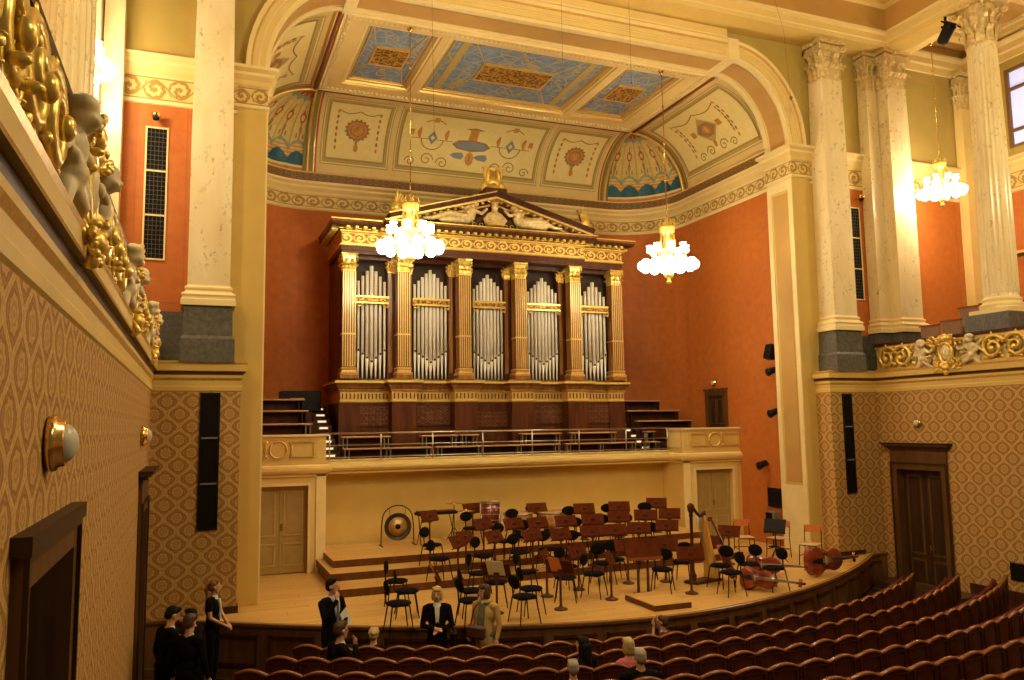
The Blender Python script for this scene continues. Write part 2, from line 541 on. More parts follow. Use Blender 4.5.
def floor_z(x, y):
    r = math.hypot(x - SC[0], y - SC[1]); return max(0.0, (r - 12.0) * .0765)

b = MB('floor'); nx, ny = 24, 44
vs = []
for j in range(ny + 1):
    for i in range(nx + 1):
        x = XL + (XR - XL) * i / nx; y = -2.5 + 19.0 * j / ny
        vs.append((x, y, floor_z(x, y)))
b.add(vs, [(j * (nx + 1) + i, j * (nx + 1) + i + 1, (j + 1) * (nx + 1) + i + 1, (j + 1) * (nx + 1) + i) for j in range(ny) for i in range(nx)], 0, True)
struct(b, 'floor')
b = MB('floor'); b.box(15.35, XR, 12.9, 15.35, 0, .32); b.box(15.1, 15.35, 13.1, 15.3, 0, .16); struct(b, 'floor')

# stage
def front_y(x): return min(15.47, 12.08 + 2.7 * (abs(x - XC) / 7) ** 1.8)
def arc_front(off=0.0, n=56, x0=-.75, x1=16.05):
    return [(x0 + (x1 - x0) * i / n, front_y(x0 + (x1 - x0) * i / n)) for i in range(n + 1)]
fr = arc_front()
b = MB('stage', 'stagewood')
poly = fr + [(16.05, 23.3), (-.75, 23.3)]
b.add([(x, y, .9) for x, y in poly], [tuple(range(len(poly)))], 0)
b.add([(x, y, .86) for x, y in poly], [tuple(reversed(range(len(poly))))], 0)
struct(b, 'floor')
b = MB('stagewood', 'mahog', 'rail')
b.sweep(fr, [(-.02, 0), (0, 0), (0, .10), (-.025, .12), (-.025, .80), (.0, .83), (.012, .85), (.012, .89), (.0, .898)][:], [0, 0, 0, 0, 0, 0, 0, 3])
b.sweep(fr, [(.0, .898), (-.05, .903)], 1)
npan = 19
for k in range(npan):                      # raised panels along the curved stage front
    x0, x1 = -.6 + 16.5 * (k + .10) / npan, -.6 + 16.5 * (k + .90) / npan
    pts = [(x0 + (x1 - x0) * q / 5, front_y(x0 + (x1 - x0) * q / 5)) for q in range(6)]
    b.sweep(pts, [(-.03, .19), (.012, .19), (.012, .24), (-.03, .24)], 1)
    b.sweep(pts, [(-.03, .66), (.012, .66), (.012, .71), (-.03, .71)], 1)
    for (p, d) in ((pts[0], 1), (pts[-1], -1)):
        t = Vector((pts[1][0] - pts[0][0], pts[1][1] - pts[0][1])).normalized() * .045 * d
        seg = [p, (p[0] + t.x, p[1] + t.y)] if d > 0 else [(p[0] + t.x, p[1] + t.y), p]
        b.sweep(seg, [(-.03, .19), (.012, .19), (.012, .71), (-.03, .71)], 1)
struct(b, 'trim_1')

def wallx(b, x, y0, y1, z0, z1, holes, m=0, t=.25, sgn=1):
    """wall on plane x with rectangular holes [(ya, yb, za, zb)]; thickness away from the room"""
    x2 = x + t * sgn
    ys = sorted({y0, y1} | {h[0] for h in holes} | {h[1] for h in holes})
    for a, c in zip(ys, ys[1:]):
        hz = [(h[2], h[3]) for h in holes if h[0] <= a and h[1] >= c]
        if not hz: b.box(min(x, x2), max(x, x2), a, c, z0, z1, m)
        else:
            lo, hi = hz[0]
            if lo > z0: b.box(min(x, x2), max(x, x2), a, c, z0, lo, m)
            if hi < z1: b.box(min(x, x2), max(x, x2), a, c, hi, z1, m)

DL1 = (4.35, 5.86, 0, 3.45); DL2 = (13.05, 14.45, 0, 2.95); DR = (13.72, 15.02, 0, 2.98)
b = MB('damask'); wallx(b, XL, -2.5, 16.6, 0, 4.95, [DL1, DL2], 0, .25, -1); struct(b, 'wall_left')
b = MB('damask'); wallx(b, XR, -2.5, 16.6, 0, 4.95, [DR], 0, .25, 1); struct(b, 'wall_right')

# wallpapered piers either side of the stage
b = MB('damask', 'mahog'); b.box(XL, .75, YB, 16.3, 0, 4.95)
b.box(.45, .78, YB - .03, YB + .3, .9, 1.02, 1); struct(b, 'wall_front')
b = MB('damask', 'mahog'); b.box(mx(.75), XR, YB, 16.3, 0, 4.95)
b.box(mx(.75) - .03, 15.35, YB - .03, YB + .3, .9, 1.0, 1); struct(b, 'wall_front')
b = MB('mahog'); b.box(XR - .035, XR, -2, 13.2, 0, .55); struct(b, 'baseboard_right')
b = MB('mahog'); b.box(XL, XL + .035, -2, 4.1, 0, .7); b.box(XL, XL + .035, 6.1, 12.6, 0, .6); struct(b, 'baseboard_left')

# ledge running round under the balconies
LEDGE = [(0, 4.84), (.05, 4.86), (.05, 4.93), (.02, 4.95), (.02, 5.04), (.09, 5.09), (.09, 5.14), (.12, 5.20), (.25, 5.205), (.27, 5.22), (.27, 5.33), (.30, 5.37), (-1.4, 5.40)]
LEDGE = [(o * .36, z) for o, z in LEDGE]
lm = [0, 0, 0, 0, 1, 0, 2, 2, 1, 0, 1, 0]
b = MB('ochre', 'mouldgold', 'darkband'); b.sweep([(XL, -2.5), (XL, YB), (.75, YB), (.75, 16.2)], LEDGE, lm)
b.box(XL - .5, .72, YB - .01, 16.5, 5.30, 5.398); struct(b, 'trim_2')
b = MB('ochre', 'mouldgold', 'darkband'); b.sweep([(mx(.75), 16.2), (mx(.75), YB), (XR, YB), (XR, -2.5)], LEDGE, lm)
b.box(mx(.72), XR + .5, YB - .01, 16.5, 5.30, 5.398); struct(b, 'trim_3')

# balcony floors
b = MB('stone'); b.box(-5.5, XL + .02, -2.5, 16.0, 5.2, 5.36); struct(b, 'floor')
b = MB('stone'); b.box(XR - .02, 20.8, -2.5, 16.0, 5.2, 5.36); struct(b, 'floor')

# doors of the hall
def hall_door(b, side, y0, y1, z1, hood, deep=.22):
    """dark walnut door in a side wall: casing, lintel board and cornice hood; returns nothing"""
    s = 1 if side == 'L' else -1; x = XL if side == 'L' else XR
    def bx(a, c, ya, yb, za, zb, m): b.box(min(x + s * a, x + s * c), max(x + s * a, x + s * c), ya, yb, za, zb, m)
    w = .17
    bx(-.25, .05, y0 - w, y0, 0, z1 + w, 0); bx(-.25, .05, y1, y1 + w, 0, z1 + w, 0); bx(-.25, .05, y0, y1, z1, z1 + w, 0)
    bx(.05, .075, y0 - w, y0 - w + .04, 0, z1 + w, 1); bx(.05, .075, y1 + w - .04, y1 + w, 0, z1 + w, 1)
    bx(.05, .075, y0 - w + .04, y1 + w - .04, z1 + w - .04, z1 + w, 1)
    if hood:
        bx(0, .05, y0 - w, y1 + w, z1 + w, z1 + w + .30, 0)
        for k, (o, h) in enumerate(((.06, .05), (.12, .05), (.17, .045), (.20, .035))):
            bx(0, o, y0 - w - o * .8, y1 + w + o * .8, z1 + w + .30 + k * .045, z1 + w + .30 + k * .045 + h, 1 if k % 2 else 0)
def door_leaf(b, side, ya, yb, z1, dx=-.16):
    s = 1 if side == 'L' else -1; x = (XL if side == 'L' else XR) + s * dx
    def bx(a, c, p, q, za, zb, m): b.box(min(x + s * a, x + s * c), max(x + s * a, x + s * c), p, q, za, zb, m)
    bx(-.04, 0, ya, yb, .02, z1, 0)
    for (za, zb) in ((.15, .85), (.95, z1 - .12)):
        g = .09
        bx(0, .012, ya + g, yb - g, za, za + .05, 1); bx(0, .012, ya + g, yb - g, zb - .05, zb, 1)
        bx(0, .012, ya + g, ya + g + .05, za + .05, zb - .05, 1); bx(0, .012, yb - g - .05, yb - g, za + .05, zb - .05, 1)
        bx(0, .006, ya + g + .11, yb - g - .11, za + .11, zb - .11, 0)
for n, (side, (y0, y1, z0, z1), hood) in enumerate((('L', DL1, False), ('L', DL2, True), ('R', DR, True))):
    b = MB('doorwood', 'doordark'); hall_door(b, side, y0 + .02, y1 - .02, z1 - .02, hood)
    if n == 0:
        b.box(XL, XL + .09, y0 - .20, y1 + .20, z1 + .15, z1 + .24, 1)
    root = struct(b, 'door_%d' % (n + 1))
    ym = (y0 + y1) / 2
    for k, (ya, yb) in enumerate(((y0 + .03, ym - .003), (ym + .003, y1 - .03))):
        b = MB('doordark', 'doorwood'); door_leaf(b, side, ya, yb, z1 - .03, -.16 if n else -.20); lf = b.build('door_leaf', root)
        if (k == 0) == (side == 'R'):
            s = 1 if side == 'L' else -1; xx = (XL if side == 'L' else XR) - s * (.15 if n else .19)
            hy = yb - .05 if (k == 0) else ya + .05
            h = MB('brass'); h.tube([(xx, hy, 1.12), (xx + s * .05, hy, 1.12), (xx + s * .05, hy + (-.11 if k == 0 else .11), 1.12)], .010); h.box(min(xx, xx + s * .008), max(xx, xx + s * .008), hy - .018, hy + .018, 1.02, 1.20); h.build('door_handle', lf)

# ------------------------------------------------------------------ upper front wall, proscenium arch, piers
# terracotta, olive and frieze zones left and right of the arch (plane y = 16), mirrored about the hall axis
def upper(side):
    f = (lambda x: x) if side == 'L' else mx
    def bx(b, xa, xb, *a): b.box(min(f(xa), f(xb)), max(f(xa), f(xb)), *a)
    b = MB('terra', 'olive', 'stone', 'terra2', 'tan')
    bx(b, -5.5, .5, 16.0, 16.25, 5.36, 6.35, 2)
    bx(b, -5.5, .5, 16.0, 16.25, 6.35, 10.5, 0)
    bx(b, -5.5, .5, 16.0, 16.25, 10.5, 14.1, 1)
    # painted border lines
    for (x0, x1, z0, z1, m) in ((-1.18, -.28, 6.5, 10.3, 3), (-4.6, -2.45, 6.5, 10.3, 3), (-1.12, -.34, 11.35, 13.8, 4), (-4.6, -2.5, 11.35, 13.7, 4)):
        xa, xb = sorted((f(x0), f(x1))); b.frame('y', 16.0, xa, xb, z0, z1, .025, -.004, m)
    o = struct(b, 'wall_front')
    b = MB('cream', 'frieze', 'ivory')
    pr = [(0, 10.28), (.04, 10.30), (.04, 10.36), (.015, 10.38), (.015, 10.82), (.05, 10.85), (.05, 10.95), (.10, 11.06), (.10, 11.12), (.16, 11.18), (.16, 11.24), (0, 11.28)]
    pm = [2, 2, 2, 1, 2, 0, 0, 2, 0, 2, 0]
    if side == 'L': b.sweep([(-5.5, 16.0), (.6, 16.0)], pr, pm)
    else: b.sweep([(mx(.6), 16.0), (mx(-5.5), 16.0)], pr, pm)
    struct(b, 'trim_%d' % (4 if side == 'L' else 5))
    # plain pier and panelled jamb
    b = MB('ochre', 'ivory', 'tan', 'cream')
    bx(b, .5, 1.15, 16.0, 16.95, 0, 10.45, 0)
    jx = f(1.15); s = 1 if side == 'L' else -1
    for (ya, yb, za, zb, m, d) in ((16.0, 16.14, .9, 10.4, 1, .03), (16.80, 16.95, .9, 10.4, 1, .03), (16.14, 16.80, 10.15, 10.4, 1, .03), (16.14, 16.80, .9, 2.55, 1, .03), (16.20, 16.74, 2.62, 10.08, 2, .012)):
        xa, xb = sorted((jx, jx + s * d)); b.box(xa, xb, ya, yb, za, zb, m)
    struct(b, 'wall_front')
    # impost block over the pier
    b = MB('cream', 'frieze', 'ivory')
    ip = [(0, 10.42), (.05, 10.45), (.05, 10.50), (.02, 10.52), (.02, 10.86), (.07, 10.90), (.07, 10.99), (.13, 11.08), (.13, 11.14), (.20, 11.20), (.20, 11.26), (-.3, 11.30)]
    im = [2, 2, 2, 1, 2, 0, 0, 2, 0, 2, 0]
    pth = [(.5, 16.0), (1.15, 16.0), (1.15, 16.95), (.95, 16.95)]
    if side == 'R': pth = [(mx(x), y) for x, y in reversed(pth)]
    b.sweep(pth, ip, im); bx(b, .5, 1.16, 15.99, 16.95, 10.44, 11.26, 0)
    struct(b, 'trim_%d' % (6 if side == 'L' else 7))
upper('L'); upper('R')

# arch: opening profile (x, z) from the left impost over the flat crown to the right impost
def arch_pts(off=0.0, n=14):
    rx, rz = 1.75, 2.09
    L = [(1.15 + rx - (rx + off) * cos(PI / 2 * i / n), 11.26 + (rz + off) * sin(PI / 2 * i / n)) for i in range(n + 1)]
    return L + [(mx(x), z) for x, z in reversed(L)]
inner = arch_pts(); outer = arch_pts(.42)
b = MB('olive', 'ivory', 'cream', 'tan', 'ochre')
ring = [(.5, 11.26)] + inner + [(mx(.5), 11.26)]
n = len(ring)
# spandrel wall (fan quads up to the entablature)
for (x0, z0), (x1, z1) in zip(ring, ring[1:]):
    b.add([(x0, 16.0, z0), (x1, 16.0, z1), (x1, 16.0, 14.3), (x0, 16.0, 14.3)], [(0, 1, 2, 3)], 0)
struct(b, 'wall_front')
def archband(b, o0, o1, y, m):
    A, Bq = arch_pts(o0), arch_pts(o1)
    for i in range(len(A) - 1):
        b.add([(A[i][0], y, A[i][1]), (A[i + 1][0], y, A[i + 1][1]), (Bq[i + 1][0], y, Bq[i + 1][1]), (Bq[i][0], y, Bq[i][1])], [(0, 1, 2, 3)], m)
def archside(b, o, y0, y1, m):
    A = arch_pts(o)
    for i in range(len(A) - 1):
        b.add([(A[i][0], y0, A[i][1]), (A[i + 1][0], y0, A[i + 1][1]), (A[i + 1][0], y1, A[i + 1][1]), (A[i][0], y1, A[i][1])], [(0, 1, 2, 3)], m)
b = MB('ivory', 'cream', 'tan', 'mouldgold', 'ochre')
for (o0, o1, y, m) in ((0, .05, 15.97, 0), (.05, .16, 15.94, 1), (.16, .19, 15.92, 0), (.19, .30, 15.90, 1), (.30, .33, 15.88, 3), (.33, .42, 15.86, 0)):
    archband(b, o0, o1, y, m); archside(b, o0, y, 16.0, m); archside(b, o1, y, 16.0, m)
# intrados with sunk tan panels framed in ivory
archside(b, 0, 15.97, 16.95, 1)
archside(b, -.035, 15.97, 16.12, 0); archside(b, -.035, 16.78, 16.95, 0); archband(b, -.035, 0, 15.97, 0); archband(b, -.035, 0, 16.12, 0); archband(b, -.035, 0, 16.78, 0); archband(b, -.035, 0, 16.95, 0)
A = arch_pts(-.012)
for i in range(len(A) - 1):
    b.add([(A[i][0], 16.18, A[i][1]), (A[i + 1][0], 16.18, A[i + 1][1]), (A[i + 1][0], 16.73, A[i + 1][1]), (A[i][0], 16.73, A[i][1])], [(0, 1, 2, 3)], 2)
# the ribs that end the quarter arches at the flat crown
for xx in (2.9, mx(2.9)):
    b.box(xx - .13, xx + .13, 15.93, 16.96, 13.27, 13.37, 0)
    b.box(xx - .16, xx + .16, 15.84, 15.95, 13.27, 13.80, 0)
b.box(3.06, mx(3.06), 15.88, 16.0, 13.77, 14.04, 1); b.box(3.06, mx(3.06), 15.86, 15.88, 13.80, 13.84, 0)
struct(b, 'trim_8')

# entablature running along the front and back over both colonnades
ex0, ex1, ey = -1.6, mx(-1.6), 15.25
ENT = [(-.75, 14.04), (0, 14.04), (0, 14.16), (.02, 14.18), (.02, 14.34), (.07, 14.40), (.07, 14.46), (.0, 14.48), (.0, 15.10), (.05, 15.14), (.05, 15.22), (.13, 15.25), (.13, 15.36), (.32, 15.40), (.32, 15.52), (.40, 15.62), (.40, 15.66), (.0, 15.68)]
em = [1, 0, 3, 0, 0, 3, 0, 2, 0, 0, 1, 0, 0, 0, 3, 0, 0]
b = MB('cream', 'ochre', 'tan', 'ivory', 'gold')
b.sweep([(ex0, 6.0), (ex0, ey), (ex1, ey), (ex1, 6.0)], ENT, em)
for k in range(150):
    x = ex0 + .25 + k * .123
    if x > ex1 - .2: break
    b.box(x, x + .07, ey - .19, ey - .12, 15.27, 15.35, 3)
for k in range(46):
    y = ey - .25 - k * .123
    b.box(ex1 - .19, ex1 - .12, y - .07, y, 15.27, 15.35, 3)
# gallery side of the beams
for (xa, xb) in ((ex1 + .6, ex1 + .9), (ex0 - .9, ex0 - .6)):
    b.box(xa, xb, 6.0, 15.9, 14.02, 15.0, 0)
b.box(ex1 + .02, ex1 + .62, 6.0, 15.2, 14.03, 14.06, 1); b.box(ex0 - .62, ex0 - .02, 6.0, 15.2, 14.03, 14.06, 1)
struct(b, 'trim_9')
b = MB('cream', 'tan', 'mouldgold', 'relief'); b.box(ex0, ex1, 7.5, ey, 15.68, 15.8, 1)
for k in range(9):
    x = ex0 + .8 + k * 2.0
    b.frame('z', 15.68, x, x + 1.75, ey - 2.3, ey - .5, .22, -.14, 0); b.frame('z', 15.68, x + .22, x + 1.53, ey - 2.08, ey - .72, .08, -.05, 2)
    b.box(x + .55, x + 1.2, ey - 1.75, ey - 1.05, 15.60, 15.68, 3)
struct(b, 'ceiling')
# gallery ceilings with their coffers and wall cornices
for side in 'LR':
    f = (lambda x: x) if side == 'L' else mx
    b = MB('cream', 'ochre', 'tan', 'ivory')
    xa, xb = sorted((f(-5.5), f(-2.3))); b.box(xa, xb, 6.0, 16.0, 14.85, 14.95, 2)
    for (ya, yb) in ((12.9, 15.3), (10.0, 12.4)):
        b.frame('z', 14.85, xa + .7, xb - .2, ya, yb, .30, -.22, 0); b.frame('z', 14.85, xa + 1.0, xb - .5, ya + .3, yb - .3, .1, -.10, 3)
    struct(b, 'ceiling')
    b = MB('cream', 'ochre', 'ivory', 'tan')
    pr = [(0, 13.98), (.04, 14.0), (.04, 14.2), (.09, 14.24), (.09, 14.40), (.16, 14.50), (.16, 14.56), (.0, 14.60), (.0, 14.85)]
    pth = [(-5.3, 6.0), (-5.3, 16.0), (-2.3, 16.0)]
    if side == 'R': pth = [(mx(x), y) for x, y in reversed(pth)]
    b.sweep(pth, pr, [2, 0, 2, 0, 2, 2, 0, 3]); struct(b, 'trim_%d' % (10 if side == 'L' else 11))
    # outer gallery wall
    b = MB('terra', 'olive', 'stone', 'terra2'); xw = f(-5.5); s = -1 if side == 'L' else 1
    wallx(b, f(-5.3), 6.0, 16.0, 5.36, 10.5, [(11.6, 14.2, 5.36, 8.0)] if side == 'R' else [], 0, .2, s)
    wallx(b, f(-5.3), 6.0, 16.0, 10.5, 14.2, [(12.3, 14.75, 11.5, 13.75)], 1, .2, s)
    struct(b, 'wall_right' if side == 'R' else 'wall_left')
    b = MB('cream', 'frieze', 'ivory')
    pr = [(0, 10.28), (.04, 10.30), (.04, 10.36), (.015, 10.38), (.015, 10.82), (.05, 10.85), (.05, 10.95), (.10, 11.06), (.10, 11.12), (.16, 11.18), (.16, 11.24), (0, 11.28)]
    pth = [(-5.3, 6.0), (-5.3, 15.9)]
    if side == 'R': pth = [(mx(x), y) for x, y in reversed(pth)]
    b.sweep(pth, pr, [2, 2, 2, 1, 2, 0, 0, 2, 0, 2, 0]); struct(b, 'trim_%d' % (12 if side == 'L' else 13))
    # window
    xw = f(-5.3); xa, xb = sorted((xw, xw + s * .12))
    b = MB('winframe')
    b.frame('x', xw + s * .02, 12.3, 14.75, 11.5, 13.75, .09, s * .1)
    b.box(xa + .02, xb, 12.39, 14.66, 13.12, 13.2); b.box(xa + .02, xb, 12.39, 14.66, 11.95, 12.03)
    for yy in (14.0, 13.3, 12.7): b.box(xa + .02, xb, yy, yy + .07, 11.59, 13.66)
    w_ = struct(b, 'window_%d' % (1 if side == 'L' else 2))
    b = MB('sky'); b.box(*sorted((xw + s * .10, xw + s * .12)), 12.35, 14.7, 11.55, 13.7); b.build('pane', w_)
# doorway surround in the right gallery wall
b = MB('doorwood', 'mouldgold', 'black')
xw = mx(-5.3)
b.box(xw, xw + .2, 11.7, 14.1, 5.36, 7.9, 2)
b.box(xw - .10, xw, 11.45, 11.7, 5.36, 8.05, 0); b.box(xw - .10, xw, 14.1, 14.35, 5.36, 8.05, 0); b.box(xw - .10, xw, 11.45, 14.35, 7.8, 8.3, 0)
for k, o in enumerate((.16, .24, .32, .38)): b.box(xw - o, xw, 11.4 - o * .5, 14.4 + o * .5, 8.3 + k * .07, 8.37 + k * .07, 1 if k % 2 else 0)
struct(b, 'door_4')


# ------------------------------------------------------------------ stage niche: curved wall, frieze, cove and coffered ceiling
NX0, NX1, NYB, NR = .9, 14.4, 23.1, 1.9
CXL, CXR, CY = NX0 + NR, NX1 - NR, NYB - NR
def niche(off=0.0, n=14, y0=16.95):
    """plan of the niche wall, right to left seen from the hall; off = distance into the niche"""
    r = NR - off
    P = [(NX1 - off, y0), (NX1 - off, 18.4), (NX1 - off, 19.8)]
    P += [(CXR + r * cos(PI / 2 * i / n), CY + r * sin(PI / 2 * i / n)) for i in range(n + 1)]
    P += [(CXR + (CXL - CXR) * k / 6, NYB - off) for k in range(1, 6)]
    P += [(CXL - r * sin(PI / 2 * i / n), CY + r * cos(PI / 2 * i / n)) for i in range(n + 1)]
    P += [(NX0 + off, 19.8), (NX0 + off, 18.4), (NX0 + off, y0)]
    return P
b = MB('terra'); b.sweep(list(reversed(niche())), [(0, .85), (0, 10.5)], 0); struct(b, 'wall_back')
b = MB('cream', 'frieze', 'ivory', 'garland', 'red', 'ochre')
FR = [(0, 10.42), (.03, 10.45), (.03, 10.50), (.01, 10.52), (.01, 10.86), (.05, 10.90), (.05, 10.97), (.12, 11.06), (.12, 11.12), (.18, 11.18), (.18, 11.23), (.05, 11.26), (.05, 11.29), (.08, 11.31), (.11, 11.47), (.11, 11.50), (.14, 11.53)]
b.sweep(list(reversed(niche())), FR, [2, 2, 2, 1, 2, 0, 0, 2, 0, 2, 0, 2, 4, 3, 4, 2], uvscale=.8)
struct(b, 'trim_14')

CR = 1.9; ZC = 11.45
def cove(p, nrm, a, off=0.0):
    """point on the quarter-round cove above wall point p (inward normal nrm), a = 0..90 deg up"""
    r = CR - off
    d = CR - r * cos(R(a)); return (p[0] + nrm[0] * d, p[1] + nrm[1] * d, ZC + (13.3 - ZC) * 1.0 * sin(R(a)) * (r / CR) if off else ZC + (13.3 - ZC) * sin(R(a)))
def back_pt(x, a, off=0.0): return cove((x, NYB), (0, -1), a, off)
def side_pt(y, a, off=0.0, right=True): return cove((NX1 if right else NX0, y), (-1 if right else 1, 0), a, off)
def corner_pt(t, a, off=0.0, right=True):
    """t = 0 at the side wall, 90 at the back wall"""
    c, s = cos(R(t)), sin(R(t))
    if right: return cove((CXR + NR * c, CY + NR * s), (-c, -s), a, off)
    return cove((CXL - NR * c, CY + NR * s), (c, -s), a, off)

b = MB('cream', 'panelc', 'panelf', 'ivory', 'ornament', 'orangep', 'greyblue', 'red', 'teal', 'sage', 'shell', 'darkred', 'garland', 'mouldgold')
def patch(fn, u0, u1, v0, v1, nu, nv, m, off=0.0):
    vs = [fn(u0 + (u1 - u0) * i / nu, v0 + (v1 - v0) * j / nv, off) for j in range(nv + 1) for i in range(nu + 1)]
    fs = [(j * (nu + 1) + i, j * (nu + 1) + i + 1, (j + 1) * (nu + 1) + i + 1, (j + 1) * (nu + 1) + i) for j in range(nv) for i in range(nu)]
    b.add(vs, fs, m, True)
RSP = lambda y, a, o=0.0: side_pt(y, a, o, True)
LSP = lambda y, a, o=0.0: side_pt(y, a, o, False)
patch(back_pt, CXL, CXR, 0, 90, 12, 16, 0)
patch(RSP, 16.9, CY, 0, 90, 6, 16, 0); patch(LSP, 16.9, CY, 0, 90, 6, 16, 0)
def pframe(fn, u0, u1, v0, v1, wu, wv, m, off):
    for (a, c, d, e) in ((u0, u1, v0, v0 + wv), (u0, u1, v1 - wv, v1), (u0, u0 + wu, v0, v1), (u1 - wu, u1, v0, v1)):
        patch(fn, a, c, d, e, 8, 8, m, off)
for fn, spans in ((back_pt, ((3.15, 5.15), (5.3, 10.0), (10.15, 12.15))), (RSP, ((17.2, 20.9),)), (LSP, ((17.2, 20.9),))):
    for (u0, u1) in spans:
        patch(fn, u0, u1, 12, 80, 8, 12, 2, .015)
        pframe(fn, u0 + .03, u1 - .03, 13, 79, .025, 1.0, 3, .022); pframe(fn, u0 + .13, u1 - .13, 17, 75, .02, .8, 4, .022)
        patch(fn, u0 + .17, u1 - .17, 18.5, 73.5, 8, 12, 1, .03)
def deco(fn, pts, w, m, off=.045):
    """painted ribbon along (u, a) points; w in metres"""
    P = [Vector(fn(u, a, off)) for u, a in pts]
    for p, q in zip(P, P[1:]):
        u_, a_ = pts[0]
        d = (q - p)
        if d.length < 1e-5: continue
        nrm = (Vector(fn(u_ + .01, a_, off)) - Vector(fn(u_, a_, off))).cross(Vector(fn(u_, a_ + .5, off)) - Vector(fn(u_, a_, off))).normalized()
        t = d.cross(nrm).normalized() * (w / 2)
        b.add([p - t, p + t, q + t, q - t], [(0, 1, 2, 3)], m)
def disc(fn, u, a, ru, ra, m, off=.05, n=16, star=0):
    vs = [fn(u, a, off)] + [fn(u + ru * (1 + star * (k % 2)) * cos(2 * PI * k / n), a + ra * (1 + star * (k % 2)) * sin(2 * PI * k / n), off) for k in range(n)]
    b.add(vs, [(0, 1 + k, 1 + (k + 1) % n) for k in range(n)], m)
DA = 1 / (CR * PI / 180)             # degrees per metre on the cove
def medallion(fn, u, a, r):
    disc(fn, u, a, r * 1.15, r * 1.15 * DA, 4, .040, 32, .22); disc(fn, u, a, r, r * DA, 5, .048); disc(fn, u, a, r * .8, r * .8 * DA, 4, .052); disc(fn, u, a, r * .66, r * .66 * DA, 5, .056)
    disc(fn, u, a, r * .28, r * .5 * DA, 13, .060)
    deco(fn, [(u, a - r * 1.2 * DA), (u, a - r * 2.2 * DA)], .07, 4); disc(fn, u, a - r * 2.1 * DA, .07, .12 * DA, 5, .05)
def swag(fn, u0, u1, a, dip, m=4):
    deco(fn, [(u0 + (u1 - u0) * k / 10, a - dip * DA * sin(PI * k / 10)) for k in range(11)], .035, m)
def drop(fn, u, a0, a1, m=4):
    for k in range(7):
        a = a0 + (a1 - a0) * k / 6; disc(fn, u, a, .035, .07 * DA, m if k % 2 else 5, .05, 8)
def scroll(fn, u, a, r, s, m=4, turns=1.6):
    deco(fn, [(u + s * r * (1 - t / 16) * cos(2 * PI * turns * t / 16), a + r * (1 - t / 16) * DA * sin(2 * PI * turns * t / 16)) for t in range(15)], .03, m)
for fn, u0, u1, med in ((back_pt, 3.15, 5.15, 4.15), (back_pt, 10.15, 12.15, 11.15)):
    medallion(fn, med, 46, .27); swag(fn, u0 + .4, med, 66, .12); swag(fn, med, u1 - .4, 66, .12); drop(fn, u0 + .4, 64, 28); drop(fn, u1 - .4, 64, 28)
for fn in (RSP, LSP):
    u0, u1, med = 17.2, 20.9, 19.05
    disc(fn, med, 46, .48, .48 * DA, 2, .04, 4); disc(fn, med, 46, .40, .40 * DA, 4, .045, 4); medallion(fn, med, 46, .24)
    for s in (-1, 1):
        drop(fn, med + s * 1.05, 66, 28); drop(fn, med + s * .95, 60, 34); swag(fn, med, med + s * 1.0, 66, .15)
        scroll(fn, med + s * .3, 26, .2, s); scroll(fn, med + s * .75, 24, .16, -s); disc(fn, med + s * .6, 47, .1, .1 * DA, 5, .05, 8, .4)
u = 7.65
disc(back_pt, u, 44, .62, .2 * DA, 4, .045, 8); disc(back_pt, u, 44, .54, .14 * DA, 6, .05, 8)
for s in (-1, 1): scroll(back_pt, u + s * .22, 44, .12, s, 3)
disc(back_pt, u, 56, .13, .2 * DA, 5, .05, 8, .5); disc(back_pt, u, 62, .30, .07 * DA, 4, .05, 4)
disc(back_pt, u, 31, .14, .22 * DA, 5, .05, 8); deco(back_pt, [(u, 38), (u, 26)], .04, 4)
for s in (-1, 1):
    disc(back_pt, u + s * .38, 33, .2, .1 * DA, 6, .045, 6, .3)
    c = u + s * 1.25
    disc(back_pt, c, 48, .15, .24 * DA, 6, .05, 4); disc(back_pt, c, 48, .07, .1 * DA, 3, .055, 4)
    deco(back_pt, [(c + .34 * cos(2 * PI * k / 20 + PI), 46 + .34 * DA * sin(2 * PI * k / 20 + PI)) for k in range(11)], .03, 4)
    deco(back_pt, [(u + s * .6, 46), (u + s * 1.9, 46)], .02, 4)
    swag(back_pt, c - .3, c + .3, 64, -.14); disc(back_pt, c, 68, .08, .1 * DA, 5, .05, 8, .4)
    for q in (-.42, .42): disc(back_pt, c + q, 52, .06, .18 * DA, 5, .05, 6, .3)
    scroll(back_pt, u + s * .85, 24, .2, s); scroll(back_pt, u + s * 1.35, 26, .22, -s); scroll(back_pt, u + s * 1.85, 23, .17, s); disc(back_pt, u + s * 1.9, 52, .07, .1 * DA, 5, .05, 8, .4)
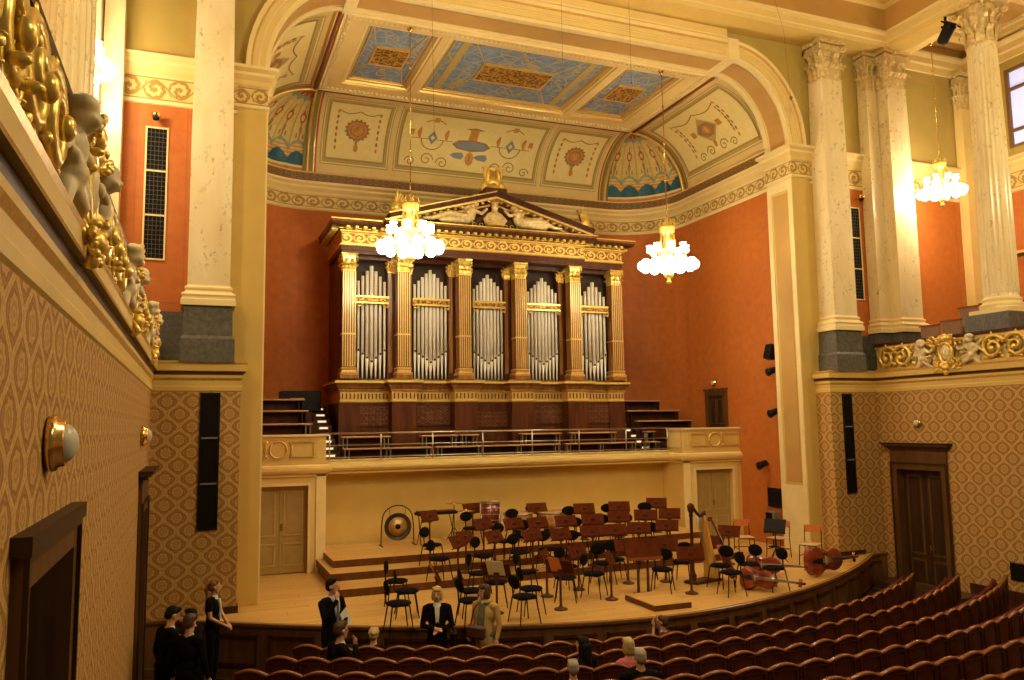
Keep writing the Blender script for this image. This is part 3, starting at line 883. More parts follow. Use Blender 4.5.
# shell fans in the two corners
for right in (True, False):
    fn = lambda t, a, o=0.0: corner_pt(t, a, o, right)
    NS = 5
    def shellcol(t, a):
        k = t / 90 * NS; fr_ = abs(k - int(k) - .5) * 2          # 0 mid-flute, 1 at ridge
        arch = 1 - fr_ * fr_
        if a < 9: return 3 if 6 < a else 5
        if a < 10 + 7.5 * arch + 3: return 8
        if a < 18 + 7 * arch + 2: return 5 if ((a - 11) * 1.3) % 4 < 2.2 else 10
        if a < 24 + 6 * arch: return 9
        if a > 74: return 7 if a > 78 or fr_ < .8 else 10
        if a > 66 + 4 * arch: return 9
        if fr_ > .93: return 2
        for (ac, rr) in ((50, 5.5), (38, 3.5)):
            du = (k - int(k) - .5) * 90 / NS * cos(R(a)); q = math.hypot(du / (rr * .45), (a - ac) / rr)
            if q < 1: return 7 if ac == 50 and q > .55 else (10 if ac == 50 else 4)
        if 26 < a < 62 and fr_ < .06: return 4
        if 31 < a < 35 and .25 < fr_ < .5: return 4
        return 10
    nt_, na_ = 110, 84
    for j in range(na_):
        for i in range(nt_):
            t0, t1, a0, a1 = 90 * i / nt_, 90 * (i + 1) / nt_, 90 * j / na_, 90 * (j + 1) / na_
            tm, am = (t0 + t1) / 2, (a0 + a1) / 2
            def q(t, a):
                k = t / 90 * NS; fl = .07 * abs(math.sin(PI * k)) * cos(R(a)) * min(1, a / 12)
                return fn(t, a, -fl)
            b.add([q(t0, a0), q(t1, a0), q(t1, a1), q(t0, a1)], [(0, 1, 2, 3)], shellcol(tm, am))
    # rib mouldings that outline the shell
    for t in (0, 90):
        P = [fn(t, a, .05) for a in range(0, 91, 5)]
        b.tube(P, .035, 8, 13)
        for (w0, w1, mm) in ((.03, .06, 5), (.06, .17, 12), (.17, .20, 13), (.20, .25, 7)):
            if t == 0: f1 = lambda u, a, o=0.0: side_pt(CY - u, a, o, right)
            else: f1 = lambda u, a, o=0.0: back_pt((CXR if right else CXL) + (-u if right else u), a, o)
            patch(f1, w0, w1, 0, 90, 1, 20, mm, .02)
            k0, k1 = w0 / NR * 57.3, w1 / NR * 57.3
            f2 = lambda u, a, o=0.0: fn(u if t == 0 else 90 - u, a, o)
            if w1 < .2: patch(f2, k0 * .8, k1 * .8, 0, 88, 1, 20, mm, .02)
struct(b, 'ceiling')

# coffered flat: cream frame with pearl moulding, three deep blue fields
b = MB('cream', 'ivory', 'mouldgold', 'bluep', 'relief', 'darkred', 'tan', 'panelf')
X0, X1, Y0, Y1 = CXL, CXR, 16.9, CY
zf = 13.3; zr = 13.62
fields = ((3.55, 5.05), (5.62, 9.68), (10.25, 11.75)); fy0, fy1 = 17.55, 20.45
xs = [X0] + [v for f in fields for v in f] + [X1]
b.box(X0, X1, Y0, fy0 - .22, zf, zf + .05, 0); b.box(X0, X1, fy1 + .22, Y1, zf, zf + .05, 0)
ex = [X0, 3.38, 5.20, 5.40, 9.90, 10.10, 11.92, X1]
for k in (0, 2, 4, 6): b.box(ex[k], ex[k + 1], fy0 - .22, fy1 + .22, zf, zf + .05, 0)
for k in (1, 3, 5):
    xa, xb = ex[k], ex[k + 1]; ya, yb = fy0 - .22, fy1 + .22
    fxa, fxb = fields[(k - 1) // 2]
    # sloping sides of the coffer in steps
    st = [(0, zf), (.03, zf + .03), (.08, zf + .03), (.09, zf + .08), (.16, zf + .09), (.17, zf + .14)]
    for (s0, z0), (s1, z1) in zip(st, st[1:]):
        mm = 2 if s1 - s0 < .04 and z1 - z0 > .025 else (7 if z0 > zf + .05 else 1)
        ra = [(xa + s0, ya + s0, z0), (xb - s0, ya + s0, z0), (xb - s0, yb - s0, z0), (xa + s0, yb - s0, z0)]
        rb_ = [(xa + s1, ya + s1, z1), (xb - s1, ya + s1, z1), (xb - s1, yb - s1, z1), (xa + s1, yb - s1, z1)]
        for i in range(4): b.add([ra[i], ra[(i + 1) % 4], rb_[(i + 1) % 4], rb_[i]], [(0, 1, 2, 3)], mm)
    zz = zf + .14
    b.box(xa + .16, xb - .16, ya + .16, yb - .16, zz, zz + .03, 3)
    cx, cy = (xa + xb) / 2, (ya + yb) / 2; hw = .40 if k != 3 else .95; hh = .45
    if k == 3:
        for q in (xa + .42, xb - .62): b.box(q, q + .2, ya + .2, yb - .2, zz - .02, zz, 7)
    b.box(cx - hw, cx + hw, cy - hh, cy + hh, zz - .04, zz, 4)
    b.frame('z', zz, cx - hw - .04, cx + hw + .04, cy - hh - .04, cy + hh + .04, .04, -.06, 2)
    b.frame('z', zz, xa + .2, xb - .2, ya + .2, yb - .2, .035, -.03, 2)
    qx = xb - .25 if k != 3 else cx + 1.5; px_ = xa + .25 if k != 3 else cx - 1.5
    for (sx, sy) in ((px_, ya + .25), (qx, ya + .25), (px_, yb - .25), (qx, yb - .25)):
        tx, ty = cx + (hw + .03) * (1 if sx > cx else -1), cy + (hh + .03) * (1 if sy > cy else -1)
        b.tube([(sx, sy, zz - .01), (tx, ty, zz - .01)], .016, 6, 2)
    for (sx, sy, r) in ((cx, (ya + .2 + cy - hh) / 2, .2), (cx, (yb - .2 + cy + hh) / 2, .2), ((xa + .2 + cx - hw) / 2 if k != 3 else cx - 1.25, cy, .2), ((xb - .2 + cx + hw) / 2 if k != 3 else cx + 1.25, cy, .2)):
        b.tube([(sx + r * .6 * cos(t * .6), sy + r * sin(t * .6), zz - .01) for t in range(10)], .011, 5, 2)
# pearl row round the outer edge
b.frame('z', zf, X0 + .02, X1 - .02, Y0 + .02, Y1 - .02, .07, -.05, 1)
x = X0 + .12
while x < X1 - .1:
    b.box(x, x + .07, Y1 - .20, Y1 - .12, zf - .05, zf, 1); b.box(x, x + .07, Y0 + .12, Y0 + .20, zf - .05, zf, 1); x += .12
y = Y0 + .25
while y < Y1 - .2:
    b.box(X0 + .12, X0 + .2, y, y + .07, zf - .05, zf, 1); b.box(X1 - .2, X1 - .12, y, y + .07, zf - .05, zf, 1); y += .12
for xx, s in ((X0, -1), (X1, 1)):
    b.tube([(xx + s * .06, 16.95, zf - .03), (xx + s * .06, Y1, zf - .03)], .04, 8, 5); b.box(min(xx + s * .09, xx + s * .2), max(xx + s * .09, xx + s * .2), 16.95, Y1, zf - .03, zf, 6)
    b.tube([(xx - s * .03, 16.95, zf - .04), (xx - s * .03, Y1, zf - .04)], .02, 6, 2); b.tube([(xx + s * .14, 16.95, zf - .05), (xx + s * .14, Y1, zf - .05)], .02, 6, 2)
b.tube([(X0, Y1 + .04, zf - .03), (X1, Y1 + .04, zf - .03)], .03, 8, 5)
struct(b, 'ceiling')
# closing strip between arch and coffer
b = MB('cream'); b.box(1.1, 14.2, 16.94, 17.0, 13.38, 14.2); struct(b, 'trim_15')

# ------------------------------------------------------------------ choir balcony: side blocks with doors, parapet, recess wall
b = MB('ochre', 'ivory', 'cream', 'tan', 'mouldgold')
b.box(2.9, 12.5, 20.0, 20.2, .9, 3.2, 0)
struct(b, 'wall_back')
def side_block(side, n):
    f = (lambda x: x) if side == 'L' else mx
    xo, xi = .9, 2.82
    b = MB('ochre', 'ivory', 'cream', 'tan', 'mouldgold')
    def bx(xa, xb, *a): b.box(min(f(xa), f(xb)), max(f(xa), f(xb)), *a)
    d0, d1, zt = 1.2, 2.42, 2.86
    bx(xo, d0, 18.95, 20.2, .9, 3.1, 0); bx(d1, xi, 18.95, 20.2, .9, 3.1, 0); bx(d0, d1, 18.95, 20.2, zt, 3.1, 0)
    bx(d0, d1, 19.25, 19.3, .9, zt, 3)
    xa, xb = sorted((f(d0), f(d1)))
    for (w, d, e) in ((.055, -.045, 0), (.05, -.025, .055), (.05, -.012, .105)):
        b.box(xa - e - w, xa - e, 18.95 + d, 18.95, .9, zt + e + w, 1 if e == 0 else 2); b.box(xb + e, xb + e + w, 18.95 + d, 18.95, .9, zt + e + w, 1 if e == 0 else 2)
        b.box(xa - e, xb + e, 18.95 + d, 18.95, zt + e, zt + e + w, 1 if e == 0 else 2)
    bx(xi - .22, xi, 18.92, 18.95, .9, 3.1, 1)
    # moulded string course and parapet panel
    pr = [(0, 3.04), (.03, 3.06), (.03, 3.10), (.09, 3.14), (.12, 3.20), (.12, 3.26), (.08, 3.30), (.02, 3.33), (.02, 3.40)]
    pth = [(xo, 18.95), (xi, 18.95), (xi, 19.65)]
    if side == 'R': pth = [(mx(x), y) for x, y in reversed(pth)]
    b.sweep(pth, pr, [0, 2, 0, 2, 2, 0, 2, 0])
    bx(xo, xi, 18.95, 19.12, 3.1, 3.97, 0); bx(xi - .18, xi, 19.12, 19.7, 3.1, 3.97, 0)
    bx(xo, xi + .03, 18.91, 19.16, 3.97, 4.02, 1); bx(xi - .2, xi + .03, 19.16, 19.7, 3.97, 4.02, 1)
    z0, z1 = 3.50, 3.86; cx = f((xo + xi - .22) / 2 + .0)
    for s in (-1, 1):
        x_in, x_out = cx + s * .27, cx + s * .80
        xa, xb = sorted((x_in, x_out)); b.frame('y', 18.95, xa, xb, z0, z1, .025, -.025, 4)
        b.tube([(cx + s * (.30 * cos(t)), 18.945, 3.68 + .30 * sin(t)) for t in [(-38 + 76 * k / 8) * PI / 180 for k in range(9)]], .018, 6, 4)
    b.tube([(cx + .19 * cos(2 * PI * k / 20), 18.94, 3.68 + .19 * sin(2 * PI * k / 20)) for k in range(20)], .02, 6, 4, closed=True)
    xa, xb = sorted((f(xi - .18), f(xi - .02))); b.frame('y', 18.95, xa, xb, 3.48, 3.88, .015, -.012, 2)
    # return face panel
    jx = f(xi); s = 1 if side == 'L' else -1
    b.box(min(jx, jx + s * .012), max(jx, jx + s * .012), 19.05, 19.6, 3.48, 3.9, 2)
    root = struct(b, 'wall_back')
    # pale double door
    xm = (f(d0) + f(d1)) / 2; xa, xb = sorted((f(d0), f(d1)))
    db = MB('paledoor', 'tan'); db.box(xa, xb, 19.16, 19.18, .9, zt, 0); d_ = struct(db, 'door_%d' % n)
    for k, (p, q) in enumerate(((xa + .01, xm - .004), (xm + .004, xb - .01))):
        l = MB('paledoor', 'panelf'); l.box(p, q, 19.08, 19.12, .92, zt - .01, 0)
        for (za, zb) in ((1.08, 1.58), (1.74, 2.74)):
            l.frame('y', 19.08, p + .08, q - .08, za, zb, .035, -.018, 1); l.box(p + .15, q - .15, 19.07, 19.08, za + .07, zb - .07, 0)
        lf = l.build('door_leaf', d_)
        if k == 1:
            h = MB('brass'); h.tube([(p + .04, 19.08, 1.93), (p + .04, 19.03, 1.93), (p + .13, 19.03, 1.93)], .009); h.box(p + .02, p + .06, 19.07, 19.08, 1.86, 2.0); h.build('door_handle', lf)
side_block('L', 5); side_block('R', 6)
b = MB('ochre', 'ivory', 'cream', 'mouldgold')
pr = [(-.55, 3.06), (0, 3.06), (.0, 3.10), (.07, 3.14), (.11, 3.20), (.11, 3.26), (.07, 3.31), (.0, 3.34), (0, 3.38), (-.12, 3.40), (-.12, 3.2)]
b.sweep([(2.8, 19.6), (12.5, 19.6)], pr, [0, 2, 0, 2, 2, 0, 2, 0, 1, 0]); struct(b, 'trim_16')
b = MB('riserwood'); b.box(.95, 14.35, 19.62, 23.0, 3.1, 3.2); struct(b, 'floor')

# stage risers
def riser(y, z0, z1, xl, n, yr, bow):
    b = MB('stage', 'riserwood'); pts = [(xl, 19.97)] + [(xl + (12.35 - xl) * k / 14, y + bow * ((k / 14) ** 2)) for k in range(15)] + [(12.35, 19.97)]
    up_ = [(p[0], p[1], z1) for p in pts]; b.add(up_, [tuple(reversed(range(len(up_))))], 0)
    for (x0, y0), (x1, y1) in zip(pts, pts[1:]): b.add([(x0, y0, z0), (x1, y1, z0), (x1, y1, z1), (x0, y0, z1)], [(0, 1, 2, 3)], 1)
    o = b.build('stage_riser'); tag(o, n, 'platform', 'stage risers'); return o
riser(15.95, .9, 1.05, 2.66, 'lowest wooden riser step across the back of the stage', 0, .35)
riser(16.85, 1.05, 1.20, 2.62, 'middle wooden riser step across the back of the stage', 0, .3)
riser(17.55, 1.20, 1.35, 2.78, 'highest wooden riser against the yellow wall, under gong and timpani', 0, .3)


# ------------------------------------------------------------------ columns and pilasters
def capital(b, w, d, z0, z1, m=0, rnd=False):
    """Corinthian capital: bell, two rows of curled leaves, volutes and abacus; centred on 0,0"""
    h = z1 - z0
    def ring(sx, sy, z): return [(-sx, -sy, z), (sx, -sy, z), (sx, sy, z), (-sx, sy, z)]
    if rnd: b.lathe([(w * .92, z0), (w * .92, z0 + h * .5), (w * 1.1, z0 + h * .85), (w * 1.1, z0 + h * .9)], (0, 0, 0), 20, m)
    else: b.loft([ring(w * .92, d * .92, z0), ring(w * .92, d * .92, z0 + h * .5), ring(w * 1.08, d * 1.08, z0 + h * .88)], m, False)
    def leaf(x, y, nx, ny, zb, hh, ww):
        t = Vector((-ny, nx)) * ww / 2
        prof = [(0.02, 0), (.05, hh * .35), (.06, hh * .7), (.14, hh * .95), (.20, hh * .98), (.22, hh * .86), (.19, hh * .80)]
        k = w / .38
        wd = [1, 1.0, .85, .7, .5, .35, .15]
        for (o0, a0), (o1, a1), w0, w1 in zip(prof, prof[1:], wd, wd[1:]):
            p0 = Vector((x, y)) + Vector((nx, ny)) * (o0 * k); p1 = Vector((x, y)) + Vector((nx, ny)) * (o1 * k)
            c0, c1 = p0 + Vector((nx, ny)) * .02, p1 + Vector((nx, ny)) * .02
            b.add([(p0.x - t.x * w0, p0.y - t.y * w0, zb + a0), (c0.x, c0.y, zb + a0), (c1.x, c1.y, zb + a1), (p1.x - t.x * w1, p1.y - t.y * w1, zb + a1)], [(0, 1, 2, 3)], m, True)
            b.add([(c0.x, c0.y, zb + a0), (p0.x + t.x * w0, p0.y + t.y * w0, zb + a0), (p1.x + t.x * w1, p1.y + t.y * w1, zb + a1), (c1.x, c1.y, zb + a1)], [(0, 1, 2, 3)], m, True)
    for row, (zz, hh, off) in enumerate(((0, .36, 0), (.28, .38, .5))):
        if rnd:
            for k in range(10):
                a = 2 * PI * (k + off) / 10; leaf(w * .92 * cos(a), w * .92 * sin(a), cos(a), sin(a), z0 + h * zz, h * hh, w * .62)
        else:
            nn = 3 if row == 0 else 2
            for k in range(nn):
                q = (k + .5) / nn * 2 - 1
                leaf(q * w * .95, -d * .92, 0, -1, z0 + h * zz, h * hh, 2 * w / 3); leaf(q * w * .95, d * .92, 0, 1, z0 + h * zz, h * hh, 2 * w / 3)
                leaf(-w * .92, q * d * .95, -1, 0, z0 + h * zz, h * hh, 2 * d / 3); leaf(w * .92, q * d * .95, 1, 0, z0 + h * zz, h * hh, 2 * d / 3)
            for s in (-1, 1):
                for s2 in (-1, 1): leaf(s * w * .88, s2 * d * .88, s * .7, s2 * .7, z0 + h * zz, h * hh, w * .4)
    dd = w if rnd else d; e = .30 * w / .38
    for sx in (-1, 1):
        for sy in (-1, 1):
            cx, cy, cz = sx * (w + e * .25), sy * (dd + e * .25), z0 + h * .80
            b.tube([(cx + sx * .5 * e * (.42 - t * .035) * cos(t * .75 + PI * .8), cy + sy * .5 * e * (.42 - t * .035) * cos(t * .75 + PI * .8), cz + e * (.42 - t * .035) * sin(t * .75 + PI * .8)) for t in range(12)], .035 * w / .38, 6, m)
    for sx, sy in ((0, -1), (0, 1), (1, 0), (-1, 0)): b.ell((sx * (w + e * .2), sy * (dd + e * .2), z0 + h * .93), (.07 * w / .38,) * 3, m, 8, 6)
    a = w + e * .42; c = dd + e * .42; q = .86
    pl = [(-a, -c), (0, -c * q), (a, -c), (a * q, 0), (a, c), (0, c * q), (-a, c), (-a * q, 0)]
    b.slab(pl, 'z', z1 - h * .10, z1, m)
    if rnd: b.lathe([(w * .95, z0 - .06), (w * 1.06, z0 - .03), (w * 1.06, z0), (w * .95, z0 + .02)], (0, 0, 0), 20, m)
    else: b.loft([ring(w * 1.04, d * 1.04, z0 - .05), ring(w * 1.04, d * 1.04, z0)], m, False)
def base_prof(b, w, d, z0, z1, m, rnd=False):
    h = z1 - z0
    pr = [(1.28, 0), (1.28, .28), (1.22, .33), (1.22, .42), (1.27, .50), (1.22, .58), (1.10, .64), (1.06, .72), (1.12, .80), (1.12, .88), (1.02, .93), (1.0, 1)]
    if rnd:
        k = w * 1.30; b.box(-k, k, -k, k, z0, z0 + h * .25, m); b.lathe([(w * r, z0 + h * t) for r, t in pr[1:]], (0, 0, 0), 28, m)
    else: b.loft([[(sx * (w + (r - 1) * .38), sy * (d + (r - 1) * .38), z0 + h * t) for sx, sy in ((-1, -1), (1, -1), (1, 1), (-1, 1))] for r, t in pr], m, False)
def pilaster(label, cx, cy, w, d, group, zt=14.04, zc=13.02, shaft='marble', capm='paleg'):
    cy = 15.985 - d; t = thing('pilaster', label, 'pilaster', (cx, cy, 5.37), group=group); z = -5.37
    def clampy(b):
        b.v = [(x, min(y, d), q) for x, y, q in b.v]; return b
    b = MB('stone'); b.box(-w - .10, w + .10, -d - .10, d, 0, .42); b.loft([[(sx * (w + .10), sy * (d + .10) if sy < 0 else d, .42) for sx, sy in ((-1, -1), (1, -1), (1, 1), (-1, 1))], [(sx * (w + .06), sy * (d + .06) if sy < 0 else d, .48) for sx, sy in ((-1, -1), (1, -1), (1, 1), (-1, 1))], [(sx * (w + .05), sy * (d + .05) if sy < 0 else d, 1.03) for sx, sy in ((-1, -1), (1, -1), (1, 1), (-1, 1))]], 0, False)
    b.build('pedestal', t)
    b = MB('ivory'); base_prof(b, w, d, 1.03, 1.42, 0); clampy(b).build('pilaster_base', t)
    b = MB(shaft); b.loft([[(sx * w * k, sy * d * k, q) for sx, sy in ((-1, -1), (1, -1), (1, 1), (-1, 1))] for q, k in ((1.42, 1), (4.2, 1), (zc + z, .90))], 0, False); b.build('shaft', t)
    b = MB(capm); capital(b, w * .90, d * .90, zc + z, zt + z); clampy(b).build('capital', t)
    return t
pilaster('veined cream marble pilaster beside the wallpapered pier, standing nearest the arch, under the gilded cherub balcony', .155, 15.75, .365, .27, 'marble pilasters')['label'] = 'wide veined marble pilaster left of the arch, beside a terracotta panel with three grilles'
p_ = pilaster('x', mx(.155), 15.75, .365, .27, 'marble pilasters'); p_['label'] = 'marble pilaster right of the arch, a bright lamp reflection on its shaft'
p_ = pilaster('x', -1.58, 15.85, .18, .17, 'marble pilasters'); p_['label'] = 'narrower marble pilaster between terracotta panel and the lit shaft at the left balcony'
p_ = pilaster('x', -2.12, 15.62, .37, .34, 'marble pilasters'); p_['label'] = 'marble pilaster in the glare of the lamp behind the left balcony sculptures'
p_ = pilaster('x', mx(-1.37), 15.85, .19, .17, 'marble pilasters'); p_['label'] = 'narrow shaded marble pilaster set back behind a brightly lit one at the right gallery'
p_ = pilaster('x', mx(-1.93), 15.62, .37, .34, 'marble pilasters'); p_['label'] = 'brightly lit marble pilaster beside the hanging gallery chandelier, a twin capital behind'
p_ = pilaster('x', 20.33, 15.85, .25, .14, 'marble pilasters', shaft='cream'); p_['label'] = 'plain cream pilaster in the far corner of the right gallery, behind the fluted column'
p_ = pilaster('x', mx(20.33), 15.85, .25, .14, 'marble pilasters', shaft='cream'); p_['label'] = 'plain cream pilaster in the far corner of the left gallery'

def fluted(label, cx, cy):
    t = thing('fluted_column', label, 'column', (cx, cy, 5.37), group='fluted columns of the colonnade'); w = .37
    b = MB('stone'); b.box(-w - .18, w + .18, -w - .18, w + .18, 0, 1.12); b.box(-w - .15, w + .15, -w - .15, w + .15, 1.12, 1.16); b.build('pedestal', t)
    b = MB('ivory'); base_prof(b, w, w, 1.16, 1.55, 0, True); b.build('column_base', t)
    b = MB('marble'); rings = []
    for q, k in ((1.55, .97), (1.62, .97), (1.68, 1), (4.4, 1), (7.38, .87), (7.5, .85), (7.6, .85)):
        rr = []
        for i in range(96):
            a = 2 * PI * i / 96; ph = i % 4; dep = (0, .05, .07, .05)[ph] if 1.6 < q < 7.45 else 0
            rr.append((w * k * (1 - dep) * cos(a), w * k * (1 - dep) * sin(a), q))
        rings.append(rr)
    b.loft(rings, 0, False); b.build('shaft', t)
    b = MB('paleg'); capital(b, w * .86, w * .86, 7.62, 8.66, 0, True); b.build('capital', t)
    return t
fluted('tall fluted marble column on the right gallery, a black stage light beside its capital', 17.2, 12.8)
fluted('fluted marble column glaring white behind the left balcony sculptures', mx(17.2), 12.8)

# ------------------------------------------------------------------ grilles let into the walls
def grille(label, x0, x1, z0, z1, y, frm):
    global_div = 'ivory' if frm == 'ivory' else 'grey'
    t = thing('wall_grille', label, 'grille', ((x0 + x1) / 2, y, z0), group='tall three-part loudspeaker grilles'); w = (x1 - x0) / 2; h = (z1 - z0) / 3
    b = MB(frm); 
    b.frame('y', 0, -w, w, 0, 3 * h, .03, -.03)
    b.build('frame', t)
    for k in (1, 2):
        b = MB(global_div); b.box(-w + .03, w - .03, -.03, 0, k * h - .015, k * h + .015); b.build('crossbar', t)
    for k in range(3):
        b = MB('grille', 'stone'); b.box(-w + .03, w - .03, -.015, 0, k * h + .015, (k + 1) * h - .015)
        if frm == 'ivory':
            for q in range(5): b.box(-w + .03 + q * (2 * w - .06) / 5 - .003, -w + .03 + q * (2 * w - .06) / 5 + .003, -.019, -.015, k * h + .015, (k + 1) * h - .015, 1)
            for q in range(9): b.box(-w + .03, w - .03, -.019, -.015, k * h + .03 + q * h / 9.6, k * h + .036 + q * h / 9.6, 1)
        b.build('grille_panel', t)
grille('dark three-part grille in the terracotta panel above the left ledge, wire mesh visible', -1.02, -.62, 7.30, 9.85, 16.0, 'ivory')
grille('dark three-part grille in the narrow terracotta strip above the right ledge', 15.98, 16.34, 7.30, 9.80, 16.0, 'ivory')
grille('black three-part grille in the wallpaper at the left of the stage', .06, .40, 2.38, 4.82, YB, 'black')
grille('black three-part grille in the wallpaper at the right of the stage', mx(.40), mx(.10), 2.38, 4.82, YB, 'black')

# brass clamp lamps on the terracotta strips
for lab, x, z in (('small brass spot lamp on the left terracotta panel casting a shadow', -.84, 10.0), ('small brass spot lamp on the right terracotta strip', 16.25, 10.02)):
    t = thing('wall_spotlight', lab, 'lamp', (x, 16.0, z), group='small brass wall spots')
    b = MB('brass'); b.cyl((0, 0), .02, 0, .02, 8); b.tube([(0, 0, 0), (0, -.14, .03)], .02); b.build('bracket', t)
    b = MB('brass', 'black'); b.ell((0, -.2, .02), (.09, .09, .07), 0); b.lathe([(.05, -.08), (.07, -.02)], (0, -.2, 0), 10, 1); b.build('lamp_head', t)

# wall lamps: brass ring and milk glass bowl
def wall_lamp(label, x, y, z, sx, r=.13):
    t = thing('wall_lamp', label, 'lamp', (x, y, z), group='round brass wall lamps'); s = sx
    b = MB('brass')
    b.lathe([(r * 1.15, 0), (r * 1.2, .02), (r * 1.12, .045), (r * 1.0, .05), (r * .96, .08), (r * .85, .085)], (0, 0, 0), 24)
    o = b.build('backplate', t); o.rotation_euler = (0, s * PI / 2, 0)
    b = MB('wallglass'); b.ell((0, 0, .06), (r * .86, r * .86, r * .66), 0, 20, 12); o = b.build('glass_bowl', t); o.rotation_euler = (0, s * PI / 2, 0)
wall_lamp('round brass wall lamp above the big dark doorway, nearer of two on the left wall', XL + .01, 4.98, 4.09, 1)
wall_lamp('round brass wall lamp farther along the left wall, close to the corner', XL + .01, 13.0, 4.08, 1)
wall_lamp('small round wall lamp on the right wallpaper above the brown door', XR - .01, 14.3, 4.07, -1, .09)
wall_lamp('small lit globe lamp on the terracotta wall above the dark choir door', NX1 - .01, 20.0, 5.33, -1, .09)

# black loudspeakers and stage lights on the niche wall and pier edge
for lab, y, z, big in (('black loudspeaker box tilted at the pier edge, topmost of the dark boxes', 17.2, 6.0, 1), ('black spotlight on the terracotta wall just under the tilted loudspeaker', 17.2, 5.5, 0), ('black spotlight on the terracotta wall at ledge height', 17.2, 4.4, 0), ('black camera-like spotlight on the terracotta wall above the wall box', 17.75, 3.02, 0)):
    t = thing('wall_speaker' if big else 'stage_spotlight', lab, 'speaker' if big else 'spotlight', (NX1, y, z))
    b = MB('black'); b.tube([(0, 0, 0), (-.12, 0, .02)], .02); b.build('bracket', t)
    b = MB('black', 'grille')
    if big: b.T = Matrix.Translation((-.22, 0, 0)) @ Matrix.Rotation(.3, 4, 'Y'); b.cbox(-.11, .11, -.12, .12, -.2, .2, .015); b.box(-.118, -.11, -.1, .1, -.17, .17, 1)
    else:
        b.T = Matrix.Translation((-.2, 0, 0)) @ Matrix.Rotation(-1.9, 4, 'Y'); b.lathe([(.06, -.14), (.085, -.1), (.09, .06), (.11, .14)], (0, 0, 0), 14); b.lathe([(.095, .13), (.0, .12)], (0, 0, 0), 14, 1)
    b.build('speaker_box' if big else 'lamp_housing', t)
t = thing('control_box', 'black framed control panel on the terracotta wall behind the wooden chairs', 'panel', (NX1, 17.5, 1.9))
b = MB('black'); b.box(-.06, 0, -.28, .28, 0, .5); b.build('cabinet', t)
b = MB('black', 'grille'); b.frame('x', -.06, -.25, .25, .03, .47, .02, -.012); b.box(-.068, -.06, -.2, .2, .1, .4, 1); b.build('screen', t)
t = thing('loudspeaker', 'small grey loudspeaker on the floor stand at the foot of the terracotta wall', 'speaker', (14.12, 17.35, .9))
b = MB('black'); b.lathe([(.14, 0), (.14, .02), (.02, .05), (.018, .62), (.06, .64)], (0, 0, 0), 12); b.build('stand', t)
b = MB('grey', 'grille'); b.cbox(-.11, .11, -.16, .16, .64, .92, .02); b.box(-.116, -.11, -.13, .13, .67, .89, 1); b.build('speaker_box', t)
t = thing('stage_light', 'black stage light clamped beside the capital of the fluted column', 'spotlight', (16.95, 13.5, 13.6))
b = MB('black'); b.tube([(0, 0, .42), (0, 0, .15)], .03); b.box(-.14, .14, -.03, .03, .12, .16); b.build('yoke', t)
b = MB('black'); b.T = Matrix.Rotation(.7, 4, 'X'); b.lathe([(.08, -.26), (.13, -.2), (.14, .12), (.17, .26)], (0, 0, 0), 14); b.box(-.17, .17, -.17, .17, .2, .24); b.build('lamp_housing', t)
t = thing('wall_vent', 'square black vent low in the wallpaper of the right wall', 'vent', (XR, 12.0, .78))
b = MB('black'); b.box(-.03, 0, -.22, .22, 0, .36); b.build('frame', t)
b = MB('grille'); [b.box(-.036, -.03, -.19, .19, .03 + k * .045, .055 + k * .045) for k in range(7)]; b.build('louvre_panel', t)

# choir door in the niche wall
b = MB('doorwood', 'doordark')
b.box(NX1 - .06, NX1 + .1, 19.42, 19.56, 3.2, 5.1, 0); b.box(NX1 - .06, NX1 + .1, 20.32, 20.46, 3.2, 5.1, 0); b.box(NX1 - .06, NX1 + .1, 19.56, 20.32, 4.96, 5.1, 0); b.box(NX1 - .09, NX1, 19.38, 20.5, 5.1, 5.16, 0)
d_ = struct(b, 'door_7')
b = MB('doordark', 'doorwood'); b.box(NX1 - .02, NX1 - .005, 19.56, 20.32, 3.2, 4.96, 0)
for za, zb in ((3.4, 4.0), (4.1, 4.85)):
    for ya in (19.62, 19.96): b.frame('x', NX1 - .02, ya, ya + .3, za, zb, .035, -.012, 1)
b.build('door_leaf', d_)


# ------------------------------------------------------------------ the organ
OC = 7.6
org = thing('pipe_organ', 'large pipe organ in a dark wooden case with gilded columns and pediment', 'organ', (OC, 20.9, 3.2))
oz = -3.2
def ob(name, b, parent=None): return b.build(name, parent or org)
HW = 4.15                                     # half width of the case
b = MB('orgdark', 'orgwood'); b.box(-HW + .1, HW - .1, .45, 2.0, 5.4 + oz, 9.2 + oz, 0)
b.box(-HW, -HW + .1, .1, 2.0, 5.4 + oz, 9.0 + oz, 1); b.box(HW - .1, HW, .1, 2.0, 5.4 + oz, 9.0 + oz, 1); ob('case', b)
